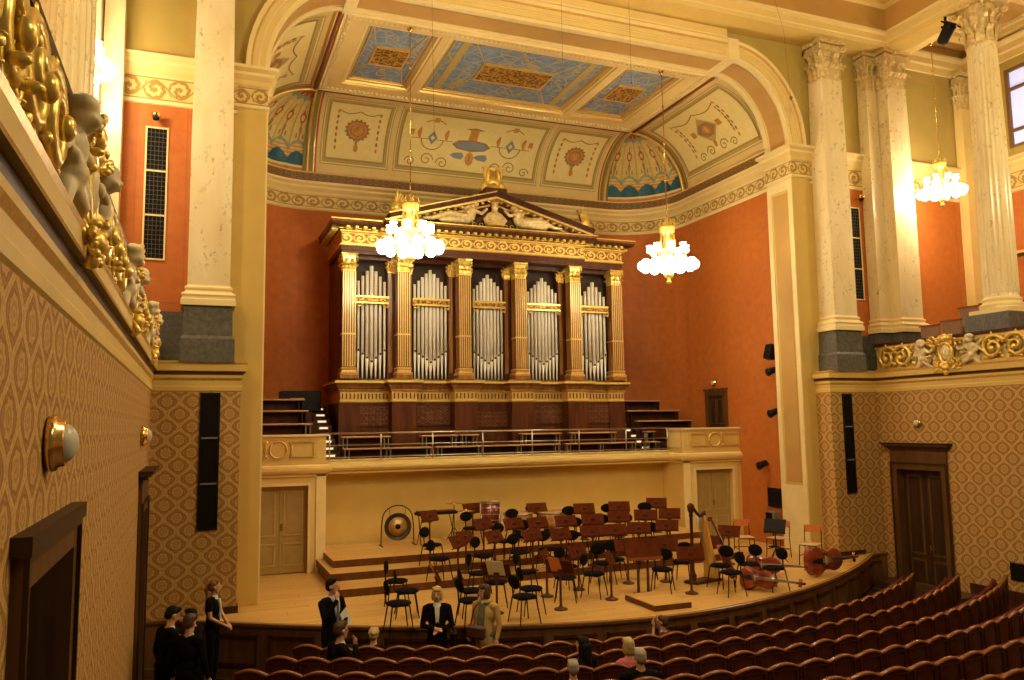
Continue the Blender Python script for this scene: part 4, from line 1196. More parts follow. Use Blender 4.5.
# base storey
proj = [-2.55, -.85, .80, 2.50]               # inner column axes
b = MB('orgwood', 'orgdark', 'mouldgold')
b.box(-HW, HW, 0, 2.0, 0, 4.83 + oz, 0)
for c in proj: b.box(c - .32, c + .32, -.40, 0, 0, 4.83 + oz, 0)
for c in (-HW + .22, HW - .22): b.box(c - .26, c + .26, -.06, 0, 0, 4.83 + oz, 0)
ob('base', b)
bays = [(-HW + .52, -2.55 - .36), (-2.55 + .36, -.85 - .36), (-.85 + .36, .80 - .36), (.80 + .36, 2.50 - .36), (2.50 + .36, HW - .52)]
for i, (x0, x1) in enumerate(bays):
    z0, z1 = 4.22 + oz, 4.72 + oz
    if i == 2: z0, z1 = 4.15 + oz, 4.55 + oz
    b = MB('orgdark', 'rail', 'orgwood'); b.box(x0, x1, -.012, 0, z0, z1, 0); b.frame('y', -.012, x0 - .04, x1 + .04, z0 - .04, z1 + .04, .04, -.03, 2)
    nx_ = 4; nz_ = 3; dx = (x1 - x0) / nx_; dz = (z1 - z0) / nz_
    for q in range(nx_ + 1): b.box(x0 + q * dx - .008, x0 + q * dx + .008, -.03, -.015, z0, z1, 1)
    for q in range(nz_ + 1): b.box(x0, x1, -.03, -.015, z0 + q * dz - .008, z0 + q * dz + .008, 1)
    for q in range(nx_):
        for w in range(nz_):
            for s in (0, 1):
                a = (x0 + (q + s) * dx, -.022, z0 + w * dz); c = (x0 + (q + 1 - s) * dx, -.022, z0 + (w + 1) * dz); b.tube([a, c], .008, 4, 1)
            b.tube([(x0 + (q + .5) * dx + .10 * cos(t), -.022, z0 + (w + .5) * dz + .055 * sin(t)) for t in [k * PI / 4 for k in range(8)]], .007, 4, 1, True)
    ob('lattice_grille', b)
# gilded dentil frieze and cornice of the base, breaking forward round every pedestal
def plan(d=0.0):
    P = [(-HW - .0, 2.0), (-HW, -.06), (-HW + .50, -.06), (-HW + .50, 0)]
    for c in proj: P += [(c - .32, 0), (c - .32, -.40), (c + .32, -.40), (c + .32, 0)]
    P += [(HW - .50, 0), (HW - .50, -.06), (HW, -.06), (HW, 2.0)]
    return P
b = MB('orgwood', 'mouldgold', 'orgcol', 'gold')
pr = [(0, 4.80), (.02, 4.82), (.02, 4.86), (.01, 4.87), (.01, 5.07), (.05, 5.10), (.05, 5.15), (.12, 5.24), (.12, 5.28), (.16, 5.31), (.16, 5.37), (.0, 5.42), (-.6, 5.42)]
b.sweep(plan(), [(o, z + oz) for o, z in pr], [3, 3, 3, 1, 3, 2, 2, 0, 2, 3, 2, 0])
P = plan()
for (xa, ya), (xb, yb) in zip(P, P[1:]):
    if abs(ya - yb) > .01: continue
    nn = max(1, int((xb - xa) / .095)); st = (xb - xa) / nn
    for q in range(nn):
        x = xa + (q + .5) * st; b.box(x - .016, x + .016, ya - .022, ya - .008, 4.90 + oz, 5.04 + oz, 0)
ob('base_cornice', b)
# columns
def ocol(x, y, w, rnd, name='column'):
    b = MB('orgcol', 'gold', 'mouldgold')
    z0, z1 = 5.42 + oz, 8.72 + oz; b.T = Matrix.Translation((x, y, 0))
    b.box(-w - .06, w + .06, -w - .06, w + .06, z0, z0 + .10, 0)
    b.loft([[(sx * (w + e), sy * (w + e), z0 + q) for sx, sy in ((-1, -1), (1, -1), (1, 1), (-1, 1))] for q, e in ((.10, .05), (.15, .06), (.18, .02), (.22, .02), (.26, .045), (.30, .0))], 2, False)
    zb, zt = z0 + .30, z1 - .46
    b.box(-w, w, -w, w, zb, zt, 0)
    for k in range(6):                         # gilded fillets between the flutes
        q = -w + .012 + k * (2 * w - .024) / 5
        b.box(q - .011, q + .011, -w - .014, -w, zb + .02, zt - .02, 2)
    b.box(-w - .01, w + .01, -w - .01, w + .01, zb + .85, zb + .89, 2)
    o = ob(name, b)
    c = MB('gold'); c.T = Matrix.Translation((x, y, 0)); capital(c, w * .95, w * .95, zt + .02, z1); c.build('column_capital', o)
for x in (-HW + .19, HW - .19): ocol(x, .0, .17, False)
for x in proj: ocol(x, -.20, .165, False)
# dark pilasters behind the free columns
for x in proj:
    b = MB('orgwood', 'orgcol'); b.box(x - .34, x + .34, .12, .45, 5.42 + oz, 8.75 + oz, 0)
    for s in (-1, 1):
        b.box(x + s * .27 - .05, x + s * .27 + .05, .09, .12, 5.6 + oz, 8.3 + oz, 1)
    o = ob('pilaster', b)
    for s in (-1, 1):
        c = MB('gold'); c.T = Matrix.Translation((x + s * .24, .14, 0)); capital(c, .09, .06, 8.34 + oz, 8.70 + oz); c.build('pilaster_capital', o)
# pipes
def pipes(x0, x1, n, ztop, dip):
    st = (x1 - x0) / n
    for k in range(n):
        q = abs(k - (n - 1) / 2) / ((n - 1) / 2)
        r = st * .5 * (.92 - .30 * q ** .6) if n < 9 else st * .5 * (.92 - .25 * q)
        x = x0 + (k + .5) * st; zt = ztop - .42 * q; zm = 5.82 + .30 * q - dip; y = .12
        b = MB('pipe', 'pipedark')
        b.lathe([(.022, 5.44 + oz), (r * .55, 5.62 + oz), (r, zm + oz), (r, zm + .06 + oz)], (x, y, 0), 12, 0)
        b.lathe([(r, zm + .06 + oz), (r, zt + oz), (r * .85, zt + .005 + oz), (r * .8, zt - .05 + oz)], (x, y, 0), 12, 0)
        b.box(x - r * .62, x + r * .62, y - r * 1.02, y - r * .7, zm + .07 + oz, zm + .12 + oz, 1)
        b.box(x - r * .72, x - r * .62, y - r * 1.08, y - r * .6, zm + .05 + oz, zm + .2 + oz, 0); b.box(x + r * .62, x + r * .72, y - r * 1.08, y - r * .6, zm + .05 + oz, zm + .2 + oz, 0)
        ob('pipe', b)
for i, (x0, x1) in enumerate(bays):
    w = x1 - x0; n = 7 if i in (0, 4) else 9
    pipes(x0 + (.0 if i else -.10), x1 + (.10 if i == 4 else 0), n, (8.46, 8.44, 8.40, 8.40, 8.36)[i], .02)
    b = MB('relief', 'gold', 'mouldgold'); xa, xb = x0 - (.12 if i == 0 else .03), x1 + (.12 if i == 4 else .03)
    b.sweep([(xa, -.02), (xb, -.02)], [(0, 7.42 + oz), (.02, 7.43 + oz), (.02, 7.46 + oz), (.0, 7.47 + oz), (.0, 7.58 + oz), (.02, 7.59 + oz), (.02, 7.63 + oz), (0, 7.64 + oz)], [1, 1, 1, 0, 1, 1, 1])
    b.box(xa, xb, -.012, .03, 7.43 + oz, 7.63 + oz, 2)
    for s, xx in ((1, xa), (-1, xb)):
        b.tube([(xx + s * .02, -.04, 7.42 + oz), (xx + s * .04, -.05, 7.32 + oz), (xx + s * .12, -.05, 7.37 + oz), (xx + s * .18, -.04, 7.42 + oz)], .022, 6, 1)
        b.ell((xx + s * .06, -.05, 7.35 + oz), .035, 1, 8, 6)
    ob('gilt_band', b)
    b = MB('orgwood'); b.box(x0 - .1, x1 + .1, .05, .45, 8.62 + oz, 8.75 + oz); ob('bay_lintel', b)
# entablature: side parts and the forward centre
cx0, cx1 = -2.55 - .25, 2.50 + .25
EP = [(-HW, 2.0), (-HW, -.14), (cx0, -.14), (cx0, -.42), (cx1, -.42), (cx1, -.14), (HW, -.14), (HW, 2.0)]
b = MB('orgwood', 'gfrieze', 'gold', 'orgcol', 'mahog')
pr = [(-.5, 8.72), (0, 8.72), (0, 8.80), (.03, 8.81), (.03, 8.92), (.06, 8.94), (.06, 8.97), (.02, 8.99), (.02, 9.27), (.06, 9.30), (.06, 9.34), (.10, 9.36), (.10, 9.38), (.30, 9.42), (.30, 9.50), (.34, 9.55), (.34, 9.58), (-.3, 9.60)]
b.sweep(EP, [(o, z + oz) for o, z in pr], [0, 0, 3, 0, 2, 2, 2, 1, 2, 2, 0, 2, 0, 4, 3, 2, 4], uvscale=.8)
for (xa, ya), (xb, yb) in zip(EP, EP[1:]):
    if abs(ya - yb) > .01:
        L = abs(yb - ya); nn = int(L / .17); sx = -1 if xa < 0 else 1
        for q in range(nn):
            y = min(ya, yb) + (q + .5) * .17; b.box(min(xa + sx * .10, xa + sx * .27), max(xa + sx * .10, xa + sx * .27), y - .035, y + .035, 9.34 + oz, 9.41 + oz, 2)
        continue
    nn = int((xb - xa) / .20); st = (xb - xa) / nn
    for q in range(nn):
        x = xa + (q + .5) * st; b.cbox(x - .05, x + .05, ya - .28, ya - .10, 9.34 + oz, 9.41 + oz, .012, 2)
ob('entablature', b)
# pediment
PXc = (cx0 + cx1) / 2; pw = (cx1 - cx0) / 2 + .16; pz0 = 9.60 + oz; ph = .84; y0 = -.42
b = MB('mahog', 'mouldgold', 'orgwood', 'gold')
b.slab([(PXc - pw + .2, pz0), (PXc + pw - .2, pz0), (PXc, pz0 + ph - .05)], 'y', y0 + .02, y0 + .5, 2)
for s in (-1, 1):
    A = Vector((PXc + s * (pw + .04), pz0)); B = Vector((PXc, pz0 + ph)); d = (B - A).normalized(); nrm = Vector((-d.y, d.x)) * (1 if d.x < 0 else 1)
    if nrm.y < 0: nrm = -nrm
    def strip(o0, o1, ya, yb, m):
        e = B.copy()
        q = []
        for o in (o0, o1):
            q.append((A + nrm * o, Vector((PXc, B.y + o / max(.2, abs(nrm.y))))))
        b.slab([(q[0][0].x, q[0][0].y), (q[0][1].x, q[0][1].y), (q[1][1].x, q[1][1].y), (q[1][0].x, q[1][0].y)], 'y', ya, yb, m)
    strip(-.16, -.12, y0 - .06, y0 + .4, 1); strip(-.12, -.04, y0 - .10, y0 + .4, 2); strip(-.04, .02, y0 - .30, y0 + .4, 1); strip(.02, .13, y0 - .34, y0 + .5, 0); strip(.13, .16, y0 - .36, y0 + .5, 1 if s < 0 else 0)
    L = (B - A).length; nn = 15
    for q in range(1, nn):
        p = A + d * (L * q / nn) - nrm * .075
        b.ell((p.x, y0 - .19, p.y), (.05, .08, .035), 3, 8, 5)
ob('pediment', b)
# reclining figures in the tympanum
def org_figure(s):
    x = PXc; z = pz0 + .06; y = y0 - .10
    pr_ = [('e', (x + s * .62, y, z + .26), (.13, .11, .20), 0), ('e', (x + s * .50, y - .03, z + .50), (.085, .09, .10), 0), ('c', (x + s * .62, y, z + .38), (x + s * .50, y, z + .48), .07, .05, 0),
           ('c', (x + s * .68, y, z + .14), (x + s * 1.10, y - .05, z + .20), .11, .08, 0), ('c', (x + s * 1.10, y - .05, z + .20), (x + s * 1.48, y - .02, z + .07), .075, .05, 0), ('c', (x + s * 1.48, y - .02, z + .07), (x + s * 1.66, y - .04, z + .06), .05, .03, 0),
           ('c', (x + s * .66, y, z + .10), (x + s * 1.25, y - .02, z + .05), .09, .06, 0), ('c', (x + s * .60, y - .04, z + .36), (x + s * .34, y - .1, z + .24), .05, .035, 0), ('c', (x + s * .34, y - .1, z + .24), (x + s * .22, y - .1, z + .36), .035, .03, 0),
           ('c', (x + s * .70, y, z + .36), (x + s * .96, y - .04, z + .44), .05, .035, 0), ('c', (x + s * .96, y - .04, z + .44), (x + s * 1.12, y - .05, z + .33), .035, .03, 0), ('e', (x + s * .52, y + .02, z + .60), (.09, .09, .05), 0)]
    pr_ = [((p[0], ((Vector(p[1]) - Vector((x, y, z))) * 1.22 + Vector((x, y, z))), (Vector(p[2]) - Vector((x, y, z))) * 1.22 + Vector((x, y, z)), p[3] * 1.3, p[4] * 1.3, 0)) if p[0] == 'c' else (p[0], (Vector(p[1]) - Vector((x, y, z))) * 1.15 + Vector((x, y, z)), tuple(q * 1.25 for q in p[2]), 0) for p in pr_]
    o = blob('reclining_figure', pr_, .022, ['paleg'], org, 2)
for s in (-1, 1): org_figure(s)
x = PXc; z = pz0; y = y0 - .12
blob('central_figure', [('e', (x, y, z + .30), (.20, .13, .20), 0), ('e', (x, y - .02, z + .60), (.11, .11, .14), 0), ('c', (x, y, z + .4), (x, y, z + .55), .09, .06, 0), ('e', (x, y, z + .16), (.32, .13, .12), 0), ('c', (x - .16, y, z + .38), (x - .32, y - .04, z + .22), .06, .045, 0), ('c', (x + .16, y, z + .38), (x + .32, y - .04, z + .22), .06, .045, 0), ('e', (x, y, z + .70), (.13, .11, .06), 0)], .022, ['paleg'], org, 2)
b = MB('gold')
for k in range(9):
    a = PI * (k - 4) / 9; b.ell((x + .17 * sin(a), y - .02, z + .74 + .06 * cos(a)), (.03, .03, .05), 0, 8, 5)
for s in (-1, 1):
    for q in range(6): b.tube([(x + s * (.36 + q * .2) + .06 * cos(t * .8), y + .1, z + .10 + .045 * sin(t * .8)) for t in range(8)], .014, 5)
b.lathe([(.24, 0), (.28, .05), (.2, .09), (.12, .10)], (x, y - .02, z + .02), 14, 0)
ob('gilt_ornament', b)
# crest on the apex: a gilt lyre, and winged ornaments at the corners
b = MB('orgwood', 'gold'); ax = PXc; az = pz0 + ph + .14
b.T = Matrix.Translation((ax, y0, az)) @ Matrix.Scale(1.2, 4) @ Matrix.Translation((-ax, -y0, -az))
b.box(ax - .26, ax + .26, y0 - .25, y0 + .25, az - .06, az + .10, 0)
b.lathe([(.20, .10), (.20, .16), (.12, .20), (.10, .26)], (ax, y0, az), 12, 1)
for s in (-1, 1):
    b.tube([(ax + s * (.04 + .14 * sin(t * .32) + .02 * t * .3), y0 - .02, az + .24 + t * .055) for t in range(9)], [.045, .05, .05, .045, .04, .04, .035, .03, .02], 7, 1)
    b.tube([(ax + s * (.20 + .05 * cos(t)), y0 - .02, az + .62 + .05 * sin(t)) for t in range(6)], .025, 6, 1)
    b.ell((ax + s * .2, y0 - .02, az + .22), (.09, .06, .10), 1, 8, 6)
for k in (-1, 0, 1): b.tube([(ax + k * .035, y0 - .02, az + .26), (ax + k * .035, y0 - .02, az + .62)], .01, 5, 1)
b.tube([(ax - .14, y0 - .02, az + .62), (ax + .14, y0 - .02, az + .62)], .02, 6, 1); b.ell((ax, y0 - .03, az + .30), (.09, .06, .09), 1, 8, 6)
b.ell((ax, y0, az + .30), (.16, .10, .16), 1, 12, 8)
for s in (-1, 1): b.ell((ax + s * .13, y0 - .02, az + .45), (.055, .07, .17), 1, 10, 7, Matrix.Rotation(-s * .25, 3, 'Y')); b.ell((ax + s * .23, y0, az + .16), (.10, .09, .09), 1, 10, 7)
b.ell((ax, y0, az + .63), (.10, .06, .07), 1, 10, 7); b.box(ax - .09, ax + .09, y0 + .01, y0 + .04, az + .3, az + .62, 1)
ob('lyre_crest', b)
for s in (-1, 1):
    b = MB('gold'); xx = PXc + s * (pw - .14); zz = pz0 + .16
    b.T = Matrix.Translation((xx, y0, zz)) @ Matrix.Scale(1.45, 4) @ Matrix.Translation((-xx, -y0, -zz))
    b.lathe([(.13, 0), (.13, .05), (.08, .08)], (xx, y0 - .1, zz), 10)
    for k in range(5):
        a = R(8 + k * 15) * s; b.loft([[(xx - .05 * s, y0 - .12, zz + .06), (xx + .05 * s, y0 - .12, zz + .06), (xx + .05 * s, y0 - .08, zz + .06), (xx - .05 * s, y0 - .08, zz + .06)], [(xx - .12 * s + sin(-a) * .2 + .12 * s, y0 - .14, zz + .28 + .03 * k), (xx + .06 * s - sin(a) * .2, y0 - .14, zz + .28), (xx + .06 * s - sin(a) * .2, y0 - .06, zz + .28), (xx - sin(a) * .2, y0 - .06, zz + .28 + .03 * k)], [(xx - sin(a) * .3 * (1 - k * .12), y0 - .1, zz + .50 - k * .06 + .01)] * 4], 0, True)
    b.ell((xx, y0 - .11, zz + .12), (.11, .06, .12), 0, 10, 6)
    ob('winged_ornament', b)

# ------------------------------------------------------------------ chandeliers
def chandelier(label, loc, ztop, group='gilt chandeliers with glass globes', k_=1.0):
    t = thing('chandelier', label, 'chandelier', loc, group=group); t.scale = (k_, k_, k_)
    b = MB('gold')
    b.lathe([(.05, -.62), (.07, -.56), (.03, -.50), (.10, -.44), (.13, -.38), (.05, -.32), (.16, -.24), (.24, -.16), (.20, -.08), (.13, .0), (.12, .14), (.17, .18), (.22, .22), (.22, .27), (.12, .30), (.10, .62), (.13, .66), (.19, .70), (.19, .78), (.22, .82), (.20, .86), (.06, .88), (.04, .96), (.02, 1.1)], (0, 0, 0), 16)
    for k in range(8):
        a = 2 * PI * k / 8; b.tube([(.17 * cos(a), .17 * sin(a), .28), (.19 * cos(a), .19 * sin(a), .45), (.16 * cos(a), .16 * sin(a), .68)], .016, 6)
        b.tube([(.17 * cos(a), .17 * sin(a), .86), (.21 * cos(a), .21 * sin(a), .93), (.15 * cos(a), .15 * sin(a), 1.02)], .018, 6)
    b.build('stem', t)
    b = MB('gold')
    b.tube([(.36 * cos(2 * PI * k / 24), .36 * sin(2 * PI * k / 24), -.02) for k in range(24)], .03, 8, 0, True)
    for k in range(12):
        a = 2 * PI * k / 12; rr = .62; q = [(.13, -.06), (.28, -.16), (.44, -.18), (.58, -.12), (rr, -.04)]
        b.tube([(r_ * cos(a), r_ * sin(a), z_) for r_, z_ in q], [.022, .02, .018, .016, .02], 6)
        b.lathe([(.035, 0), (.05, .03)], (rr * cos(a), rr * sin(a), -.06), 8)
    for k in range(8):
        a = 2 * PI * (k + .5) / 8; q = [(.14, .05), (.26, .02), (.38, .06), (.46, .16)]
        b.tube([(r_ * cos(a), r_ * sin(a), z_) for r_, z_ in q], [.02, .018, .016, .016], 6); b.lathe([(.03, 0), (.045, .03)], (.46 * cos(a), .46 * sin(a), .15), 8)
    b.build('arms', t)
    for k in range(12):
        a = 2 * PI * k / 12; b = MB('globe'); b.ell((.65 * cos(a), .65 * sin(a), -.14), (.125, .125, .125), 0, 14, 9); b.build('globe', t)
    for k in range(8):
        a = 2 * PI * (k + .5) / 8; b = MB('globe'); b.lathe([(.035, .17), (.07, .20), (.085, .25), (.06, .29), (.075, .34), (.085, .36), (.05, .35)], (.46 * cos(a), .46 * sin(a), 0), 12); b.build('glass_shade', t)
    b = MB('globe'); b.ell((0, 0, -.20), (.27, .27, .16), 0, 16, 8); b.build('glass_bowl', t)
    b = MB('brass'); h = (ztop - loc[2]) / k_
    b.tube([(0, 0, 1.05), (0, 0, h)], .014, 6); [b.ell((0, 0, 1.1 + (h - 1.1) * k / 4), .035, 0, 8, 6) for k in range(1, 4)]; b.lathe([(.03, -.12), (.08, -.05), (.10, 0)], (0, 0, h), 10)
    b.build('suspension_rod', t)
    return t
chandelier('lit gilt chandelier hanging before the organ, its globes blown out white', (4.35, 17.1, 8.28), 13.3)
chandelier('lit gilt chandelier hanging in front of the bare terracotta wall, right of the organ', (11.05, 17.1, 8.28), 13.3)
chandelier('lit chandelier hanging inside the right gallery beside the marble pilaster', (17.8, 14.65, 10.1), 14.05, k_=.78)
chandelier('lit chandelier behind the left balcony sculptures, mostly a white glare', (-2.0, 14.4, 10.3), 14.05, k_=.78)
# thin wires hanging from the hall ceiling
for lab, pts in (('long thin black wire slanting from the ceiling down past the arch to a small hook', [(11.2, 13.6, 15.6), (12.9, 14.6, 13.5), (13.55, 15.2, 12.15)]),
                 ('thin vertical wire hanging in front of the coffered panels', [(3.95, 14.0, 15.6), (4.02, 14.0, 9.6)]), ('thin vertical wire in front of the middle of the painted cove', [(7.2, 15.0, 15.6), (7.2, 15.0, 11.4)]),
                 ('thin vertical wire in front of the last blue panel', [(8.6, 14.5, 15.6), (8.6, 14.5, 11.5)])):
    b = MB('wire'); b.tube(pts, .0035, 5)
    if len(pts) > 2: b.ell(pts[-1], (.05, .03, .05), 0, 8, 6)
    else: b.ell(pts[-1], .02, 0, 6, 5)
    tag(b.build('hanging_wire'), lab, 'wire')

# ------------------------------------------------------------------ gilded balcony parapets with cherubs
def cherub(b_list, x, z, s, sc_=1.0, lean=.35):
    """prims of a half-relief cherub; local frame u (along), d (out of wall), z"""
    def P(u, d, h): return (x + s * u * sc_, d * sc_, z + h * sc_)
    q = sc_
    b_list += [('e', P(0, .16, .62), (.115 * q, .12 * q, .125 * q), 0), ('e', P(-.03, .17, .70), (.12 * q, .11 * q, .08 * q), 0), ('e', P(-.02, .10, .38), (.13 * q, .12 * q, .17 * q), 0), ('e', P(-.04, .10, .20), (.14 * q, .13 * q, .12 * q), 0),
               ('c', P(-.06, .10, .14), P(.16, .16, .02), .09 * q, .06 * q, 0), ('c', P(.16, .16, .02), P(.30, .06, -.12), .06 * q, .04 * q, 0), ('c', P(-.10, .08, .12), P(-.26, .10, -.08), .09 * q, .055 * q, 0), ('c', P(-.26, .10, -.08), P(-.38, .04, -.18), .05 * q, .035 * q, 0),
               ('c', P(.08, .12, .46), P(.27, .20, .36), .05 * q, .04 * q, 0), ('c', P(.27, .20, .36), P(.40, .16, .46), .04 * q, .035 * q, 0), ('c', P(-.12, .10, .46), P(-.30, .12, .34), .05 * q, .04 * q, 0), ('c', P(-.30, .12, .34), P(-.42, .10, .24), .04 * q, .03 * q, 0),
               ('c', P(.0, .30, .60), P(.01, .27, .61), .02 * q, .02 * q, 0), ('c', P(-.14, .05, .42), P(-.34, .03, .60), .05 * q, .03 * q, 0), ('c', P(-.2, .14, .3), P(.2, .15, .12), .05 * q, .07 * q, 0), ('e', P(.07, .26, .57), .035 * q, 0), ('e', P(-.06, .26, .57), .035 * q, 0)]
    for k in range(14):
        a = k * 2.4; e = (k % 5) * .3
        b_list.append(('e', P(-.02 + .115 * cos(a) * cos(e), .15 + .11 * sin(a) * cos(e) * (.5 if sin(a) > 0 else 1), .665 + .085 * sin(e)), .036 * q, 0))
def relief_scroll(b, x, z, r, s, m=0, d=.03):
    n = 26; pts = []; rad = []
    for t in range(n):
        k = t / (n - 1); a = k * 2 * PI * 1.75; rr = r * (1 - k * .88)
        pts.append((x + s * rr * cos(a + .3), d + .02 + .05 * k, z + rr * sin(a + .3))); rad.append(.046 * (1 - k * .35) * r / .26)
    b.tube(pts, rad, 6, m); b.ell((pts[-1][0], pts[-1][1] + .03, pts[-1][2]), (r * .24, .05, r * .24), m, 8, 6)
    for t in range(0, n - 6, 3):
        p = pts[t]; a = t / (n - 1) * 2 * PI * 1.75 + .3
        b.ell((p[0] + s * cos(a) * r * .16, p[1], p[2] + sin(a) * r * .16), (r * .16, .03, r * .10), m, 7, 5, Matrix.Rotation(-a * s, 3, 'Y'))
def cartouche(b, x, z, m=0):
    b.tube([(x + .17 * cos(2 * PI * k / 18), .10, z + .23 * sin(2 * PI * k / 18)) for k in range(18)], .045, 7, m, True)
    b.ell((x, .08, z), (.15, .09, .20), 1, 14, 8); b.ell((x, .17, z), (.05, .03, .05), 1, 8, 6)
    for s in (-1, 1):
        relief_scroll(b, x + s * .20, z + .20, .12, s, m, .06); relief_scroll(b, x + s * .17, z - .24, .13, -s, m, .06); b.ell((x + s * .12, .10, z + .32), (.09, .05, .10), m, 8, 6)
    b.ell((x, .12, z + .34), (.10, .08, .10), m, 10, 7); b.ell((x, .14, z - .34), (.12, .09, .09), m, 10, 7); b.ell((x, .13, z - .44), (.06, .06, .07), m, 8, 6)
def palmette(b, x, z, m=0):
    for k in range(7):
        a = R(-66 + 22 * k); b.ell((x + .17 * sin(a), .05, z + .02 + .17 * cos(a)), (.035, .04, .12), m, 8, 6, Matrix.Rotation(a, 3, 'Y'))
    for s in (-1, 1): relief_scroll(b, x + s * .13, z - .16, .12, s, m)
    b.ell((x, .08, z - .05), (.06, .05, .06), m, 8, 6)
def parapet(side):
    lab = 'gilded parapet of the right gallery with scrolls and white cherubs' if side == 'R' else 'gilded parapet of the left balcony seen from below, cherub sculptures jutting out'
    px = XR if side == 'R' else XL; s = -1 if side == 'R' else 1
    t = thing('balcony_parapet', lab, 'balcony parapet', (px, 0, 5.37), group='gilded balcony parapets')
    y1 = 15.45 if side == 'R' else 15.3; y0 = 1.0
    b = MB('paleg', 'mouldgold', 'mahog', 'paleg')
    xa, xb = sorted((-s * .02, -s * .30)); b.box(xa, xb, y0, y1, 0, .62, 0)
    xa, xb = sorted((s * .05, -s * .34)); b.box(xa, xb, y0, y1 + .04, .62, .70, 2)
    xa, xb = sorted((s * .03, -s * .02)); b.box(xa, xb, y0, y1, .56, .62, 1); b.box(xa, xb, y0, y1, 0, .07, 1); b.build('wall_body', t)
    k = 0; y = 14.35
    # local relief frame: u -> world y, d -> toward the hall, z -> up
    F = Matrix(((0, s, 0, s * -.02), (1, 0, 0, 0), (0, 0, 1, 0), (0, 0, 0, 1)))
    def child(b, name): o = b.build(name, t); return o
    unit = 3.9; n = 4 if side == 'L' else 2
    for i in range(n):
        yc = 13.35 - i * unit
        for dy, kind in ((1.25, 'scroll'), (.62, 'ch1'), (0, 'cart'), (-.62, 'ch2'), (-1.15, 'scroll2'), (-1.68, 'scroll4'), (-2.15, 'palm'), (-2.62, 'scroll3'), (1.72, 'scroll5')):
            yy = yc + dy
            if not y0 + .3 < yy < y1 - .2: continue
            if kind.startswith('scroll'):
                b = MB('gold'); b.T = F; relief_scroll(b, yy, .32, .29, 1 if kind in ('scroll', 'scroll3', 'scroll4') else -1); child(b, 'scroll_relief')
            elif kind == 'palm':
                b = MB('gold'); b.T = F; palmette(b, yy, .32); child(b, 'palmette_relief')
            elif kind == 'cart':
                b = MB('gold', 'putto'); b.T = F; cartouche(b, yy, .30); child(b, 'cartouche')
            else:
                pr_ = []; cherub(pr_, yy, .05, -1 if kind == 'ch1' else 1, .80)
                o = blob('cherub', pr_, .016, ['putto'], t, 2); o.matrix_local = F
    # gilded acanthus fringe between the figures
    b = MB('gold', 'paleg'); b.T = F
    rnd = random.Random(3)
    y = y0 + .2
    while y < y1 - .15:
        b.ell((y, .02, .10 + rnd.random() * .06), (.07, .045, .05), 0, 7, 5, Matrix.Rotation(rnd.random() * 3, 3, 'Y'))
        b.ell((y + .05, .02, .50 + rnd.random() * .05), (.06, .04, .045), 0, 7, 5, Matrix.Rotation(rnd.random() * 3, 3, 'Y'))
        b.tube([(y + .09 * cos(q), .03, .31 + .13 * sin(q)) for q in [k * .7 for k in range(6)]], .016, 5, 1)
        y += .19
    child(b, 'acanthus_fringe')['kind'] = 'stuff'
    # leaf clusters curling out beside every cartouche
    for i in range(n):
        yc = 13.35 - i * unit
        b = MB('gold'); b.T = F
        for k in range(22):
            a = rnd.random() * 2 * PI; q = .26 + rnd.random() * .20; yy = yc + q * cos(a) * 1.2; zz = .30 + q * sin(a)
            if not y0 + .2 < yy < y1 - .1: continue
            Rl = Matrix.Rotation(-a, 3, 'Y') @ Matrix.Rotation(.5, 3, 'Z')
            b.ell((yy, .08 + rnd.random() * .08, zz), (.085, .028, .04), 0, 9, 6, Rl); b.ell((yy + .05 * cos(a), .17, zz + .05 * sin(a)), (.035, .03, .03), 0, 7, 5)
        child(b, 'acanthus_cluster')['kind'] = 'stuff'
    return t
parapet('R'); parapet('L')

# a few gallery seats behind the right parapet
def gallery_seat(label, x, y, z):
    t = thing('gallery_seat', label, 'seat', (x, y, z), R(100), 'upholstered gallery seats')
    b = MB('gseat'); b.cbox(-.24, .24, -.22, .22, .40, .50, .03); b.build('seat', t)
    b = MB('gseat', 'rail'); b.T = Matrix.Translation((0, .24, .48)) @ Matrix.Rotation(-.15, 4, 'X'); b.cbox(-.24, .24, -.03, .05, 0, .50, .03, 0); b.box(-.25, .25, -.035, .055, .49, .53, 1); b.build('backrest', t)
    b = MB('rail'); [b.box(sx * .26 - .025, sx * .26 + .025, -.22, .24, .0, .62) for sx in (-1, 1)]; b.build('armrests', t)
gallery_seat('upholstered gallery seat lowest behind the parapet, farthest from the column', 16.95, 14.35, 5.45)
gallery_seat('upholstered gallery seat behind the parapet, lower one beside the column plinth', 16.95, 13.75, 5.50)
gallery_seat('upholstered gallery seat on the higher step, its back above the others', 17.55, 13.75, 5.85)
gallery_seat('upholstered gallery seat partly hidden by the column plinth', 18.1, 13.6, 5.95)


# ------------------------------------------------------------------ choir balcony: railing, tiers, benches, lit steps
t = thing('balcony_railing', 'slim metal railing along the choir balcony in front of the organ', 'railing', (0, 19.5, 3.38))
for z in (.64, .36, .07):
    b = MB('steel'); b.tube([(2.9, 0, z), (12.42, 0, z)], .022 if z > .6 else .014, 8); b.build('rail', t)
for x in (2.98, 4.22, 5.53, 6.86, 8.23, 9.6, 11.04, 12.36):
    b = MB('steel'); b.tube([(x, 0, 0), (x, 0, .64)], .018, 8); b.lathe([(.035, 0), (.03, .02)], (x, 0, 0), 10); b.build('post', t)
b = MB('mahog')
for x0, x1, st in ((.92, 2.86, ((19.75, 3.72), (20.4, 4.02), (21.1, 4.34), (21.8, 4.6))), (12.15, 14.38, ((20.45, 3.62), (21.05, 3.95), (21.65, 4.25)))):
    for (ya, z) in st: b.box(x0, x1, ya, 22.6, 3.2, z)
struct(b, 'floor')
BN = 'choir benches before and beside the organ'
